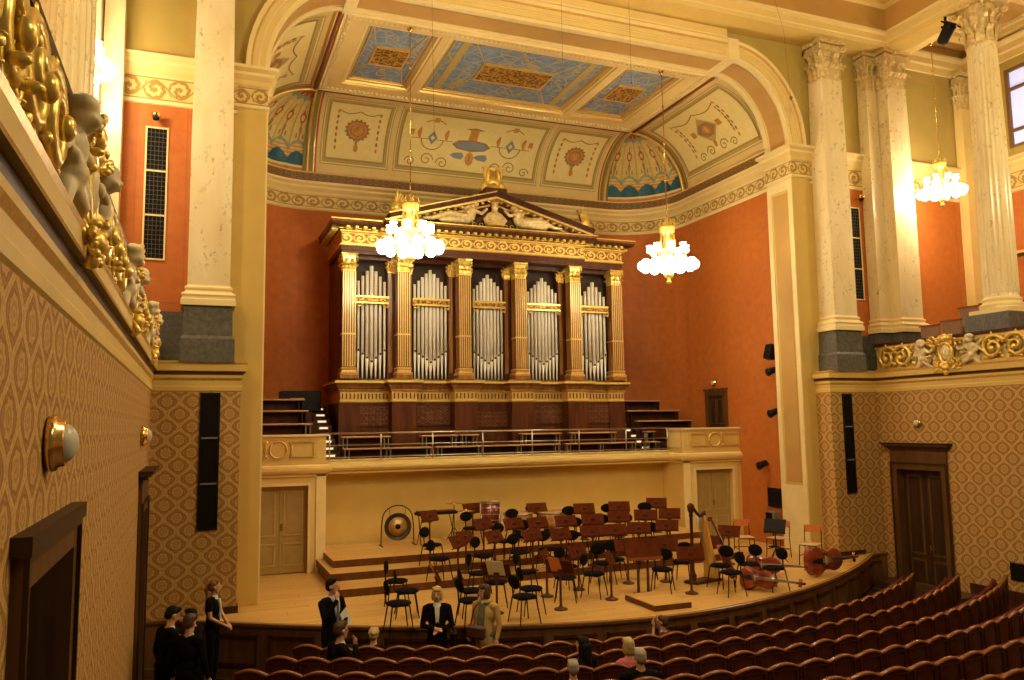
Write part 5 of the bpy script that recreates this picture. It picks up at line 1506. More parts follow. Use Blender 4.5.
def bench(label, x0, x1, y, z, zf):
    t = thing('choir_bench', label, 'bench', ((x0 + x1) / 2, y, zf), group=BN); w = (x1 - x0) / 2; h = z - zf
    b = MB('lightwood'); b.cbox(-w, w, -.13, .13, h - .045, h, .012); b.build('bench_top', t)
    b = MB('mahog'); b.box(-w + .03, w - .03, .10, .13, .06, h - .045); b.build('backboard', t)
    n = max(2, int((x1 - x0) / 1.1) + 1)
    for k in range(n):
        x = -w + .1 + (2 * w - .2) * k / (n - 1)
        b = MB('steel' if y < 20.6 else 'mahog')
        for s in (-.05, .05): b.box(x + s - .012, x + s + .012, -.08, .08, 0, h - .045)
        b.build('bench_leg', t)
for i, (x0, x1) in enumerate(((3.38, 5.66), (5.75, 9.26), (9.42, 11.65), (11.9, 12.42))):
    bench('choir bench in the lower row behind the railing, %s from the left' % ordw(i), x0, x1, 20.05, 3.65, 3.2)
for i, (x0, x1) in enumerate(((3.38, 4.62), (5.42, 6.42), (6.5, 7.0), (8.22, 9.42), (9.7, 11.15), (12.12, 12.42))):
    bench('choir bench in the upper row at the foot of the organ, %s from the left' % ordw(i), x0, x1, 20.32, 3.94, 3.2)
for i, (y, z, zf) in enumerate(((19.95, 4.28, 3.72), (20.7, 4.61, 4.02), (21.45, 4.92, 4.34))):
    bench('long dark choir bench left of the organ, %s tier from the front' % ordw(i), .95, 2.62, y, z, zf)
for i, (x0, x1, y, z, zf) in enumerate(((12.1, 14.0, 20.75, 4.25, 3.62), (12.1, 13.95, 21.35, 4.56, 3.95), (12.3, 13.65, 21.95, 4.88, 4.25))):
    bench('long dark choir bench right of the organ, %s tier from the front' % ordw(i), x0, x1, y, z, zf)
def stairs(label, x0, x1, y0, n, dz, zb):
    t = thing('lit_steps', label, 'steps', (x0, y0, zb), group='choir steps with lights'); w = x1 - x0
    b = MB('mahog')
    for k in range(n): b.box(0, w, k * .3, n * .3, k * dz, (k + 1) * dz)
    b.build('step_blocks', t)
    for k in range(n):
        b = MB('lit', 'grey'); b.box(w * .25, w * .75, k * .3 - .012, k * .3, (k + .5) * dz, (k + .5) * dz + .045, 0); b.frame('y', k * .3, w * .2, w * .8, (k + .5) * dz - .02, (k + .5) * dz + .065, .015, -.02, 1); b.build('step_light', t)
stairs('steep dark steps with small lights between the left tiers and the organ', 2.88, 3.3, 19.75, 9, .17, 3.2)
stairs('steep dark steps with small lights right of the organ', 11.84, 12.14, 19.85, 7, .165, 3.2)
t = thing('cabinet', 'low black cabinet with a pale strip on the top tier left of the organ', 'cabinet', (2.6, 22.1, 4.6))
b = MB('black'); b.cbox(-.55, .50, -.3, .3, .0, .55, .02); b.build('body', t)
b = MB('lightwood'); b.box(-.30, .05, -.32, -.30, .30, .36); b.build('light_strip', t)

# ------------------------------------------------------------------ auditorium seats
seat0 = None; n_seat = 0
def make_seat():
    t = thing('auditorium_seat', 'x', 'seat', (0, 0, 0))
    w = .232
    b = MB('velvet')                                   # curved back panel, y+ toward the stage
    rings = []
    for k in range(9):
        x = -w + 2 * w * k / 8; yb = -.035 * cos(PI / 2 * (k / 4 - 1)); zt = .835 + .065 * cos(PI / 2 * (k / 4 - 1)) ** 1.0
        rings.append([(x, yb - .012, .34), (x, yb - .012, zt), (x, yb + .02, zt), (x, yb + .02, .34)])
    b.loft(rings, 0, False); b.build('backrest', t)
    b = MB('rail'); rings = []
    for k in range(13):
        x = -w + 2 * w * k / 12; c = cos(PI / 2 * (k / 6 - 1)); yb = -.035 * c; zt = .835 + .068 * c
        rings.append([(x, yb - .028, zt - .012), (x, yb - .030, zt + .012), (x, yb - .018, zt + .026), (x, yb + .018, zt + .026), (x, yb + .030, zt + .010), (x, yb + .028, zt - .012)])
    b.loft(rings, 0, True); b.build('top_rail', t)
    b = MB('cushion'); b.T = Matrix.Translation((0, .07, .47)) @ Matrix.Rotation(1.15, 4, 'X'); b.cbox(-w + .02, w - .02, -.02, .36, -.035, .035, .02); b.build('seat_cushion', t)
    b = MB('velvet'); b.box(-w - .012, -w + .012, -.03, .30, 0, .60); b.box(-w - .025, -w + .025, -.02, .32, .60, .635); b.build('armrest', t)
    b = MB('velvet'); b.box(-w + .02, w - .02, -.025, 0, .36, .42); b.frame('y', -.05, -w + .04, w - .04, .40, .84, .02, .02); b.build('back_frame', t)
    return t
PITCH_A = .472
rows = []
for k in range(9):
    r = 11.62 + .85 * k
    a0 = -R(32.2); a1 = R(36.6) if k < 4 else math.asin(min(.99, 8.2 / r))
    if k >= 4: a0 = -math.asin(min(.99, 8.0 / r))
    n = int((a1 - a0) * r / PITCH_A); seats = []
    for i in range(n):
        a = a0 + (i + .5) * PITCH_A / r; x, y = SC[0] + r * sin(a), SC[1] - r * cos(a)
        z = .065 * k
        if in_view((x, y, z + .9), 25, 18) : seats.append((x, y, z, a))
    rows.append(seats)
rown = 'front second third fourth fifth sixth seventh eighth ninth'.split()
seat0 = make_seat()
for k, seats in enumerate(rows):
    for i, (x, y, z, a) in enumerate(seats):
        lab = 'dark red wooden hall seat in the %s row, %s from the left' % (rown[k], ordw(i))
        if n_seat == 0: s_ = seat0; s_.location = (x, y, z); s_.rotation_euler = (0, 0, a); s_['label'] = lab; s_['group'] = 'auditorium seats'
        else: dup(seat0, (x, y, z), a, lab, 'auditorium seats')
        n_seat += 1
print('seats', n_seat, [len(s) for s in rows])

# ------------------------------------------------------------------ orchestra chairs and music stands
LV = {'0': .9, 'A': 1.05, 'B': 1.2, 'C': 1.35}
LN = {'0': 'on the stage floor', 'A': 'on the lowest riser', 'B': 'on the middle riser', 'C': 'on the highest riser'}
COND = Vector((7.9, 13.1))
def outward(x, y):
    d = Vector((x, y)) - COND; return math.atan2(d.y, d.x) - PI / 2
def make_chair():
    t = thing('orchestra_chair', 'x', 'chair', (0, 0, 0))
    b = MB('blackcloth'); b.lathe([(.001, .395), (.17, .40), (.205, .415), (.205, .435), (.18, .45), (.001, .455)], (0, 0, 0), 20); b.build('seat', t)
    b = MB('blackcloth'); b.T = Matrix.Translation((0, .20, .68)) @ Matrix.Rotation(-.12, 4, 'X'); b.ell((0, 0, 0), (.185, .028, .115), 0, 20, 10); b.build('backrest', t)
    for sx in (-1, 1):
        for sy in (-1, 1):
            b = MB('black'); b.tube([(sx * .15, sy * .14, .41), (sx * .20, sy * .20, .0)], [.013, .010], 7); b.build('leg', t)
    b = MB('black'); b.tube([(0, .12, .41), (0, .21, .44), (0, .225, .62)], .014, 7); b.tube([(-.15, -.14, .40), (.15, -.14, .40), (.15, .14, .40), (-.15, .14, .40)], .010, 6, 0, True); b.build('seat_frame', t)
    return t
def make_stand():
    t = thing('music_stand', 'x', 'music stand', (0, 0, 0))
    b = MB('deskw'); b.T = Matrix.Translation((0, 0, .76)) @ Matrix.Rotation(-.5, 4, 'X')
    b.cbox(-.265, .265, -.012, .012, -.12, .125, .005); b.box(-.265, .265, .0, .055, -.135, -.12); b.build('desk', t)
    b = MB('postw'); b.lathe([(.026, .03), (.022, .12), (.020, .62), (.026, .66)], (0, -.02, 0), 10); b.box(-.05, .05, -.045, -.01, .60, .78); b.build('post', t)
    b = MB('postw'); b.lathe([(.125, 0), (.125, .018), (.10, .03), (.05, .045), (.03, .07)], (0, -.02, 0), 18); b.build('foot', t)
    return t
chairs = [('0', 2.92, 13.05), ('0', 3.28, 13.98), ('0', 3.35, 15.0), ('0', 4.05, 12.75), ('0', 4.2, 13.55), ('0', 4.96, 14.07), ('A', 5.49, 16.3), ('A', 4.54, 16.2),
          ('B', 4.67, 17.15), ('C', 6.0, 18.32), ('0', 4.95, 12.62), ('0', 5.2, 13.3), ('0', 5.88, 14.84), ('0', 6.98, 14.1), ('0', 7.91, 15.2), ('0', 6.93, 15.1), ('A', 7.76, 16.25), ('A', 8.42, 16.3),
          ('A', 9.2, 16.42), ('B', 8.35, 17.25), ('B', 9.23, 17.4), ('B', 9.72, 17.38), ('C', 9.82, 18.3), ('C', 10.79, 18.2), ('C', 8.81, 18.1), ('0', 9.08, 15.3), ('0', 8.27, 15.4), ('0', 8.66, 13.95),
          ('A', 10.08, 16.6), ('C', 8.11, 19.3), ('B', 6.2, 17.2), ('A', 6.4, 16.3), ('B', 7.04, 17.2), ('A', 7.1, 16.4), ('0', 9.98, 13.72), ('0', 9.72, 12.95), ('0', 9.32, 14.55),
          ('0', 10.74, 12.98), ('0', 10.58, 13.58), ('0', 6.3, 14.2), ('0', 5.0, 15.1), ('C', 7.2, 18.4)]
stands = [('C', 5.07, 18.22), ('C', 6.52, 19.4), ('A', 5.42, 16.62), ('A', 5.05, 16.02), ('B', 6.09, 17.37), ('A', 5.99, 16.37), ('B', 6.73, 17.1), ('C', 7.96, 18.63), ('B', 7.27, 16.98), ('A', 6.8, 16.21),
          ('A', 7.4, 16.05), ('C', 8.93, 17.95), ('C', 9.91, 17.95), ('C', 11.2, 18.3), ('B', 7.98, 17.0), ('B', 8.68, 17.02), ('B', 9.45, 17.15), ('B', 10.2, 17.2), ('B', 10.9, 17.22), ('A', 8.24, 16.19),
          ('A', 8.78, 16.12), ('A', 9.42, 16.18), ('A', 10.24, 16.3), ('0', 7.12, 14.66), ('0', 8.33, 14.8), ('0', 9.12, 14.62), ('0', 7.27, 13.6), ('0', 6.08, 13.25), ('0', 4.95, 13.45), ('0', 6.3, 14.37),
          ('0', 3.9, 13.62), ('0', 11.55, 15.75), ('0', 10.2, 14.5), ('0', 8.93, 13.42)]
def px_of(x, y): d = Vector((x, y, 1.5)) - CAM; return d.dot(rt) / d.dot(fwd)
def assign(items, name):
    out = {}
    for lv in '0ABC':
        its = [i for i in items if i[0] == lv]
        if lv == '0':
            fr_ = [i for i in its if i[2] < 13.8]; bk = [i for i in its if i[2] >= 13.8]; sets = ((fr_, 'in the front part of the stage floor'), (bk, 'on the stage floor just before the risers'))
        else: sets = ((its, LN[lv]),)
        for s, n_ in sets:
            for k, i in enumerate(sorted(s, key=lambda q: px_of(q[1], q[2]))): out[i] = '%s %s, %s from the left' % (name, n_, ordw(k))
    return out
chairs = [list(c) for c in chairs]
for _ in range(6):                     # keep every chair clear of the stands and of its neighbours
    for c in chairs:
        for o in [s for s in stands] + [q for q in chairs if q is not c]:
            dx, dy = c[1] - o[1], c[2] - o[2]; dd = math.hypot(dx, dy); lim = .42 if o in stands else .52
            if 1e-6 < dd < lim: c[1] += dx / dd * (lim - dd) * .6; c[2] += dy / dd * (lim - dd) * .6
chairs = [tuple(c) for c in chairs]
lab = assign(chairs, 'black round-backed chair'); c0 = None
for it in chairs:
    lv, x, y = it; rz = outward(x, y); x -= -sin(rz) * .2; y -= cos(rz) * .2
    if c0 is None: c0 = make_chair(); c0.location = (x, y, LV[lv]); c0.rotation_euler = (0, 0, rz); c0['label'] = lab[it]; c0['group'] = 'black orchestra chairs'
    else: dup(c0, (x, y, LV[lv]), rz, lab[it], 'black orchestra chairs')
lab = assign(stands, 'brown wooden music stand'); s0 = None
for it in stands:
    lv, x, y = it; rz = outward(x, y)
    if (x, y) == (8.93, 13.42): rz = R(-25)
    if (x, y) == (6.08, 13.25): rz = R(128)
    if (x, y) == (4.95, 13.45): rz = R(138)
    if s0 is None: s0 = make_stand(); s0.location = (x, y, LV[lv]); s0.rotation_euler = (0, 0, rz); s0['label'] = lab[it]; s0['group'] = 'wooden music stands'
    else: dup(s0, (x, y, LV[lv]), rz, lab[it], 'wooden music stands')
def sheet(label, x, y, rz, m, w=.11, h=.15, off=0):
    b = MB(m); b.T = Matrix.Translation((0, 0, .76)) @ Matrix.Rotation(-.5, 4, 'X'); b.box(-w + off, w + off, .014, .02, -.12, -.12 + 2 * h)
    o = b.build('sheet_music'); o.location = (x, y, .9); o.rotation_euler = (0, 0, rz); tag(o, label, 'sheet music')
sheet('white sheet of music on the stand between the two standing women', 4.95, 13.45, R(138), 'paper', .16)
sheet('orange folder open on the stand nearest the stage edge', 6.08, 13.25, R(128), 'orangepaper', .11, off=.08)
sheet('folded pages on the stand seen edge-on at the left', 3.9, 13.62, outward(3.9, 13.62), 'orangepaper', .13)

# conductor's podium and double-post desk
b = MB('stage', 'riserwood'); b.cbox(7.5, 8.25, 12.42, 13.45, .9, 1.01, .012, 0); b.box(7.5, 8.25, 12.415, 12.43, .9, .995, 1); b.box(7.495, 7.51, 12.42, 13.45, .9, .995, 1)
tag(b.build('podium'), 'low wooden conductor podium at the stage edge', 'podium')
t = thing('conductor_desk', 'wide conductor desk on twin wooden posts behind the podium', 'music stand', (8.05, 13.72, .9), R(-8))
b = MB('deskw', 'rail'); b.T = Matrix.Translation((0, 0, .86)) @ Matrix.Rotation(1.05, 4, 'X'); b.cbox(-.36, .36, -.20, .20, -.014, .014, .006, 0); b.T = None; b.box(-.36, .36, -.13, -.08, .66, .72, 1); b.build('desk', t)
for s in (-1, 1):
    b = MB('postw'); b.lathe([(.035, .02), (.028, .1), (.026, .80)], (s * .10, 0, 0), 10); b.build('post', t)
b = MB('postw'); b.cbox(-.18, .18, -.12, .12, 0, .03, .01); b.build('foot', t)
t = thing('music_stand', 'big black metal music stand before the wooden chair by the pier', 'music stand', (12.64, 15.47, .9), R(-55))
b = MB('black'); b.T = Matrix.Translation((0, 0, .84)) @ Matrix.Rotation(-.5, 4, 'X'); b.cbox(-.25, .25, -.01, .01, -.16, .16, .005); b.box(-.25, .25, 0, .06, -.17, -.16); b.build('desk', t)
b = MB('black'); b.tube([(0, 0, .25), (0, 0, .84)], .014); b.build('post', t)
b = MB('black'); [b.tube([(0, 0, .32), (.26 * cos(a), .26 * sin(a), .01)], .010) for a in (.3, .3 + 2 * PI / 3, .3 + 4 * PI / 3)]; b.build('tripod', t)

def ply_chair(label, x, y, rz, z=.9):
    t = thing('plywood_chair', label, 'chair', (x, y, z), rz, 'plywood chairs by the pier')
    b = MB('seatpale'); b.cbox(-.2, .2, -.2, .2, .455, .475, .008); b.build('seat', t)
    b = MB('chairwood'); rings = []
    for k in range(7):
        q = -.2 + .4 * k / 6; yy = .21 + .03 * cos(PI / 2 * (k / 3 - 1)); rings.append([(q, yy - .006, .70), (q, yy - .006, .86), (q, yy + .006, .86), (q, yy + .006, .70)])
    b.loft(rings, 0, False); b.build('backrest', t)
    for s in (-1, 1):
        b = MB('black'); b.tube([(s * .19, -.17, .45), (s * .20, -.20, 0)], .011); b.build('leg', t)
        b = MB('black'); b.tube([(s * .19, .22, .84), (s * .19, .19, .45), (s * .20, .22, 0)], .011); b.build('leg', t)
    b = MB('black'); b.tube([(-.19, -.18, .44), (.19, -.18, .44)], .01); b.build('front_rail', t)
    b = MB('black'); b.tube([(-.2, .2, .2), (.2, .2, .2)], .009); b.tube([(-.195, -.19, .2), (-.2, .2, .2)], .009); b.tube([(.195, -.19, .2), (.2, .2, .2)], .009); b.build('stretcher', t)
ply_chair('plywood chair with orange back before the right stage door', 12.55, 16.5, R(-20))
ply_chair('plywood chair with orange back between the double bass and the pier', 13.15, 14.9, R(-60))
ply_chair('plywood chair behind the big black music stand, only its pale seat clear', 13.15, 16.0, R(-75))

# ------------------------------------------------------------------ percussion at the back
t = thing('gong', 'large bronze gong with a black boss hanging in an arched frame', 'gong', (4.55, 19.15, 1.35), R(0))
b = MB('black'); b.tube([(-.40, 0, 0), (-.39, 0, .45)] + [(-.37 * cos(a), 0, .62 + .32 * sin(a)) for a in [k * PI / 10 for k in range(0, 11)]] + [(.39, 0, .45), (.40, 0, 0)], .014)
for s in (-1, 1): b.tube([(s * .4, -.2, .01), (s * .4, .2, .01)], .014)
b.build('frame', t)
b = MB('rim'); b.lathe([(.001, -.02), (.29, -.02), (.325, -.01), (.325, .06), (.29, .0), (.001, .0)], (0, 0, 0), 32); d_ = b.build('disc', t); d_.location = (0, 0, .44); d_.rotation_euler = (PI / 2, 0, 0)
b = MB('bronze', 'black'); b.lathe([(.001, .0), (.225, .0), (.23, .008), (.001, .015)], (0, 0, .018), 32, 0); b.lathe([(.065, 0), (.06, .03), (.03, .045), (.001, .046)], (0, 0, .03), 16, 1); b.build('centre', d_)
b = MB('black'); [b.tube([(s * .2, 0, .90), (s * .18, 0, .68)], .006) for s in (-1, 1)]; b.build('hanging_cord', t)
t = thing('xylophone', 'dark keyboard percussion on a trestle just right of the gong', 'xylophone', (5.45, 18.95, 1.35), R(6))
b = MB('black'); b.box(-.5, .5, -.16, -.12, .70, .76); b.box(-.5, .5, .12, .16, .70, .76); b.box(-.5, -.46, -.16, .16, .70, .76); b.box(.46, .5, -.16, .16, .70, .76); b.build('frame', t)
b = MB('mahog'); [b.box(-.45 + k * .066, -.39 + k * .066, -.2 + k * .004, .2 - k * .004, .765, .785) for k in range(14)]; b.build('bars', t)
for s in (-1, 1):
    b = MB('black'); b.tube([(s * .4, -.14, .7), (s * .44, .14, 0)], .012); b.tube([(s * .4, .14, .7), (s * .44, -.14, 0)], .012); b.build('leg', t)
def cymbal(label, x, y, z, h):
    t = thing('cymbal_stand', label, 'cymbal', (x, y, z), group='cymbals on stands')
    b = MB('black'); b.tube([(0, 0, .25), (0, 0, h)], .011); [b.tube([(0, 0, .35), (.24 * cos(a), .24 * sin(a), .01)], .009) for a in (0.2, 2.3, 4.4)]; b.build('stand', t)
    b = MB('brass'); b.lathe([(.21, -.012), (.12, .0), (.05, .006), (.045, .02), (.02, .035), (.001, .036)], (0, 0, h), 24); b.build('cymbal', t)
cymbal('brass cymbal on a tall thin stand, higher one of two', 5.95, 19.1, 1.35, .93)
cymbal('brass cymbal on a thin stand, lower one behind the brown desks', 6.12, 18.7, 1.35, .78)
t = thing('bass_drum', 'red-shelled bass drum with chrome tension rods on a frame against the yellow wall', 'drum', (6.95, 19.25, 1.35), R(70))
b = MB('cello'); b.T = Matrix.Translation((0, 0, .62)) @ Matrix.Rotation(PI / 2, 4, 'X'); b.lathe([(.27, -.24), (.27, .24)], (0, 0, 0), 28); b.build('shell', t)
for s in (-1, 1):
    b = MB('seatpale', 'steel'); b.T = Matrix.Translation((0, s * .245, .62)) @ Matrix.Rotation(PI / 2, 4, 'X'); b.lathe([(.001, -.004), (.265, -.004), (.265, .004), (.001, .004)], (0, 0, 0), 28, 0); b.tube([(.28 * cos(2 * PI * k / 28), .28 * sin(2 * PI * k / 28), 0) for k in range(28)], .02, 6, 1, True); b.build('hoop', t)
b = MB('steel'); [b.tube([(.295 * cos(2 * PI * k / 12), -.25, .62 + .295 * sin(2 * PI * k / 12)), (.295 * cos(2 * PI * k / 12), .25, .62 + .295 * sin(2 * PI * k / 12))], .008) for k in range(12)]; b.build('tension_rods', t)
b = MB('steel'); [b.tube([(s * .33, -.22, .62), (s * .33, -.22, 0), (s * .33, .22, 0), (s * .33, .22, .62)], .014) for s in (-1, 1)]; b.tube([(.34 * cos(a), 0, .62 + .34 * sin(a)) for a in [k * PI / 12 for k in range(13)]], .012); b.build('stand', t)
def timp(label, x, y, z):
    t = thing('timpani', label, 'drum', (x, y, z), group='timpani')
    b = MB('bronze'); b.lathe([(.001, .22), (.16, .25), (.28, .36), (.34, .52), (.355, .62)], (0, 0, 0), 26); b.build('kettle', t)
    b = MB('lightwood', 'steel'); b.lathe([(.36, .62), (.375, .63), (.375, .66), (.001, .665)], (0, 0, 0), 26, 0); b.tube([(.375 * cos(2 * PI * k / 26), .375 * sin(2 * PI * k / 26), .63) for k in range(26)], .012, 6, 1, True); b.build('drumhead', t)
    for k in range(3):
        a = 2 * PI * k / 3 + .4; b = MB('steel'); b.tube([(.35 * cos(a), .35 * sin(a), .6), (.30 * cos(a), .30 * sin(a), .18), (.33 * cos(a), .33 * sin(a), .0)], .014); b.build('leg', t)
    b = MB('black'); b.cyl((0, 0), .15, .05, .22, 12); b.build('pedal_base', t)
timp('timpani drum nearer the bass drum, its flat brown lid seen edge-on', 7.5, 18.75, 1.35)
timp('timpani drum farther right behind the desks, flat brown lid', 8.33, 18.65, 1.35)

# ------------------------------------------------------------------ string instruments
def fiddle(name, label, cat, L, W, T, loc, rot, group=None, nk=1.0):
    """body along local x (neck to +x), plate facing local +z"""
    t = thing(name, label, cat, loc, group=group); t.rotation_euler = rot
    prof = [(0, .0), (.012, .18), (.05, .36), (.12, .47), (.20, .50), (.30, .47), (.38, .39), (.43, .335), (.50, .305), (.57, .32), (.62, .355), (.66, .375), (.74, .38), (.84, .34), (.93, .24), (.98, .12), (1.0, .06), (1.005, 0)]
    out = [(L * u, W * v) for u, v in prof] + [(L * u, -W * v) for u, v in reversed(prof[1:-1])]
    n = len(out); cx = L * .45
    def ring(k, z): return [(cx + (u - cx) * k, v * k, z) for u, v in out]
    b = MB('cello'); b.loft([ring(.001, -T * .5), ring(.6, -T * .48), ring(.93, -T * .42), ring(1.0, -T * .38), ring(.975, -T * .34), ring(.975, T * .34), ring(1.0, T * .38), ring(.93, T * .43), ring(.6, T * .50), ring(.001, T * .53)], 0, True, False); b.build('body', t)
    e55 = 1.55 * nk
    b = MB('black'); b.slab([(L * .62, -W * .065), (L * e55, -W * .045), (L * e55, W * .045), (L * .62, W * .065)], 'z', T * .62, T * .68)
    b.slab([(L * .06, -W * .05), (L * .36, -W * .10), (L * .36, W * .10), (L * .06, W * .05)], 'z', T * .56, T * .64); b.build('fingerboard', t)
    b = MB('cello'); b.tube([(L * .97, 0, T * .40), (L * 1.3 * nk, 0, T * .56), (L * 1.58 * nk, 0, T * .56), (L * 1.68 * nk, 0, T * .50)], [W * .07, W * .05, W * .05, W * .05], 8)
    b.tube([(L * 1.70 * nk + W * .10 * (1 - k * .09) * sin(k * .8), 0, T * .36 + W * .10 * (1 - k * .09) * cos(k * .8)) for k in range(9)], W * .05, 7)
    for k in range(4): b.tube([(L * nk * (1.60 + k * .025), -W * .17, T * .5), (L * nk * (1.60 + k * .025), W * .17, T * .5)], W * .018, 6)
    b.build('neck', t)
    b = MB('seatpale'); b.slab([(-W * .16, T * .5), (W * .16, T * .5), (W * .10, T * .80), (-W * .10, T * .80)], 'x', L * .44, L * .455); b.build('bridge', t)
    b = MB('steel'); [b.tube([(L * .34, q * W, T * .66), (L * .447, q * W, T * .81), (L * e55, q * W * .6, T * .70)], .003 + T * .01, 4) for q in (-.06, -.02, .02, .06)]; b.build('strings', t)
    for s in (-1, 1):
        b = MB('black'); b.tube([(L * (.38 + k * .02), s * W * (.22 + .02 * sin(k)), T * .515) for k in range(8)], W * .015, 4); b.build('sound_hole', t)
    return t
fiddle('double_bass', 'glossy red double bass lying on its side at the right stage edge', 'double bass', 1.0, .60, .20, (11.95, 13.68, 1.225), (R(84), 0, R(6)), nk=.80)
fiddle('cello', 'red cello lying on its side among the black chairs, scroll pointing to the audience', 'cello', .74, .44, .14, (10.08, 13.42, 1.12), (R(72), 0, R(-62)), 'cellos')
fiddle('cello', 'red cello lying behind the front chairs, further back than the other', 'cello', .74, .44, .14, (11.0, 14.45, 1.14), (R(76), 0, R(-45)), 'cellos')
fiddle('cello', 'dark cello resting upright against a chair near the harp', 'cello', .74, .44, .14, (10.3, 13.95, .98), (0, R(-68), R(150)), 'cellos')
t = thing('harp', 'concert harp with dark column and golden soundbox near the stage door', 'harp', (9.5, 14.2, .9), R(14))
b = MB('mahog', 'gold'); b.lathe([(.10, 0), (.10, .04), (.06, .08), (.075, .16), (.045, .22), (.035, .28), (.032, 1.32), (.045, 1.36), (.035, 1.40), (.065, 1.46), (.075, 1.56), (.05, 1.60), (.001, 1.62)], (0, 0, 0), 14, 0); b.build('column', t)
b = MB('harpgold'); b.loft([[(.50, -.16, .06), (.66, -.12, .06), (.66, .12, .06), (.50, .16, .06)], [(.46, -.12, .5), (.58, -.09, .5), (.58, .09, .5), (.46, .12, .5)], [(.40, -.07, 1.0), (.48, -.05, 1.0), (.48, .05, 1.0), (.40, .07, 1.0)], [(.34, -.035, 1.34), (.40, -.03, 1.34), (.40, .03, 1.34), (.34, .035, 1.34)]], 0, False); b.build('soundbox', t)
b = MB('mahog'); b.tube([(0, 0, 1.48), (.08, 0, 1.50), (.17, 0, 1.40), (.26, 0, 1.33), (.34, 0, 1.36), (.40, 0, 1.40), (.42, 0, 1.34)], [.035, .035, .03, .03, .035, .04, .03], 8); b.build('neck', t)
b = MB('mahog'); b.cbox(-.1, .7, -.17, .17, 0, .06, .02); [b.ell((q, w_, .02), (.05, .05, .03), 0, 8, 5) for q in (-.05, .62) for w_ in (-.14, .14)]; b.build('base', t)
b = MB('steel'); [b.tube([(.06 + k * .017, 0, 1.48 - .009 * k), (.50 - .0085 * k * (1), 0, .12 + k * .065)], .0025, 4) for k in range(18)]; b.build('strings', t)


# ------------------------------------------------------------------ people
def hand(P, w, d, mi=0, curl=.5, s=1):
    """palm and five fingers; w = wrist point, d = direction of the fingers, s = side the thumb leaves on"""
    w = Vector(w); d = Vector(d).normalized(); q = Vector((0, 0, 1)) if abs(d.z) < .8 else Vector((0, 1, 0))
    side = d.cross(q).normalized(); nrm = side.cross(d).normalized()
    pc = w + d * .045
    P.append(('c', w, w + d * .03, .024, .026, mi)); P.append(('c', pc - side * .02, pc + side * .02, .022, .022, mi)); P.append(('c', pc + d * .03 - side * .022, pc + d * .03 + side * .022, .018, .017, mi))
    for k, L in enumerate((.062, .074, .068, .052)):
        b0 = pc + d * .035 + side * (-.030 + .020 * k); m_ = b0 + d * L * .55 - nrm * L * .15 * curl; e = m_ + d * L * .45 * (1 - curl * .5) - nrm * L * .5 * curl
        P.append(('c', b0, m_, .0105, .0095, mi)); P.append(('c', m_, e, .0095, .008, mi))
    t0 = w + d * .03 + side * -.03 * s; t1 = t0 + (d * .6 - side * s * .75) .normalized() * .035; t2 = t1 + d * .03
    P.append(('c', t0, t1, .013, .011, mi)); P.append(('c', t1, t2, .011, .009, mi))
def head(P, c, yaw=0, pitch=0, k=1.0, face=0):
    """head prims around centre c; returns matrix to place hair"""
    Rm = Matrix.Rotation(yaw, 3, 'Z') @ Matrix.Rotation(pitch, 3, 'X'); c = Vector(c)
    def p(x, y, z): return c + Rm @ Vector((x, y, z)) * k
    P += [('e', p(0, -.005, .025), (.076 * k, .092 * k, .092 * k), 0, Rm), ('e', p(0, .022, -.035), (.058 * k, .066 * k, .075 * k), 0, Rm), ('c', p(-.03, .045, -.085), p(.03, .045, -.085), .022 * k, .022 * k, 0),
          ('c', p(0, .088, .012), p(0, .108, -.025), .011 * k, .015 * k, 0), ('e', p(-.078, -.008, -.005), (.012 * k, .022 * k, .032 * k), 0, Rm), ('e', p(.078, -.008, -.005), (.012 * k, .022 * k, .032 * k), 0, Rm),
          ('c', p(-.022, .082, -.055), p(.022, .082, -.055), .009 * k, .009 * k, 5), ('e', p(-.031, .078, .012), (.0075 * k, .008 * k, .006 * k), 6, Rm), ('e', p(.031, .078, .012), (.0075 * k, .008 * k, .006 * k), 6, Rm)]
    return p, Rm
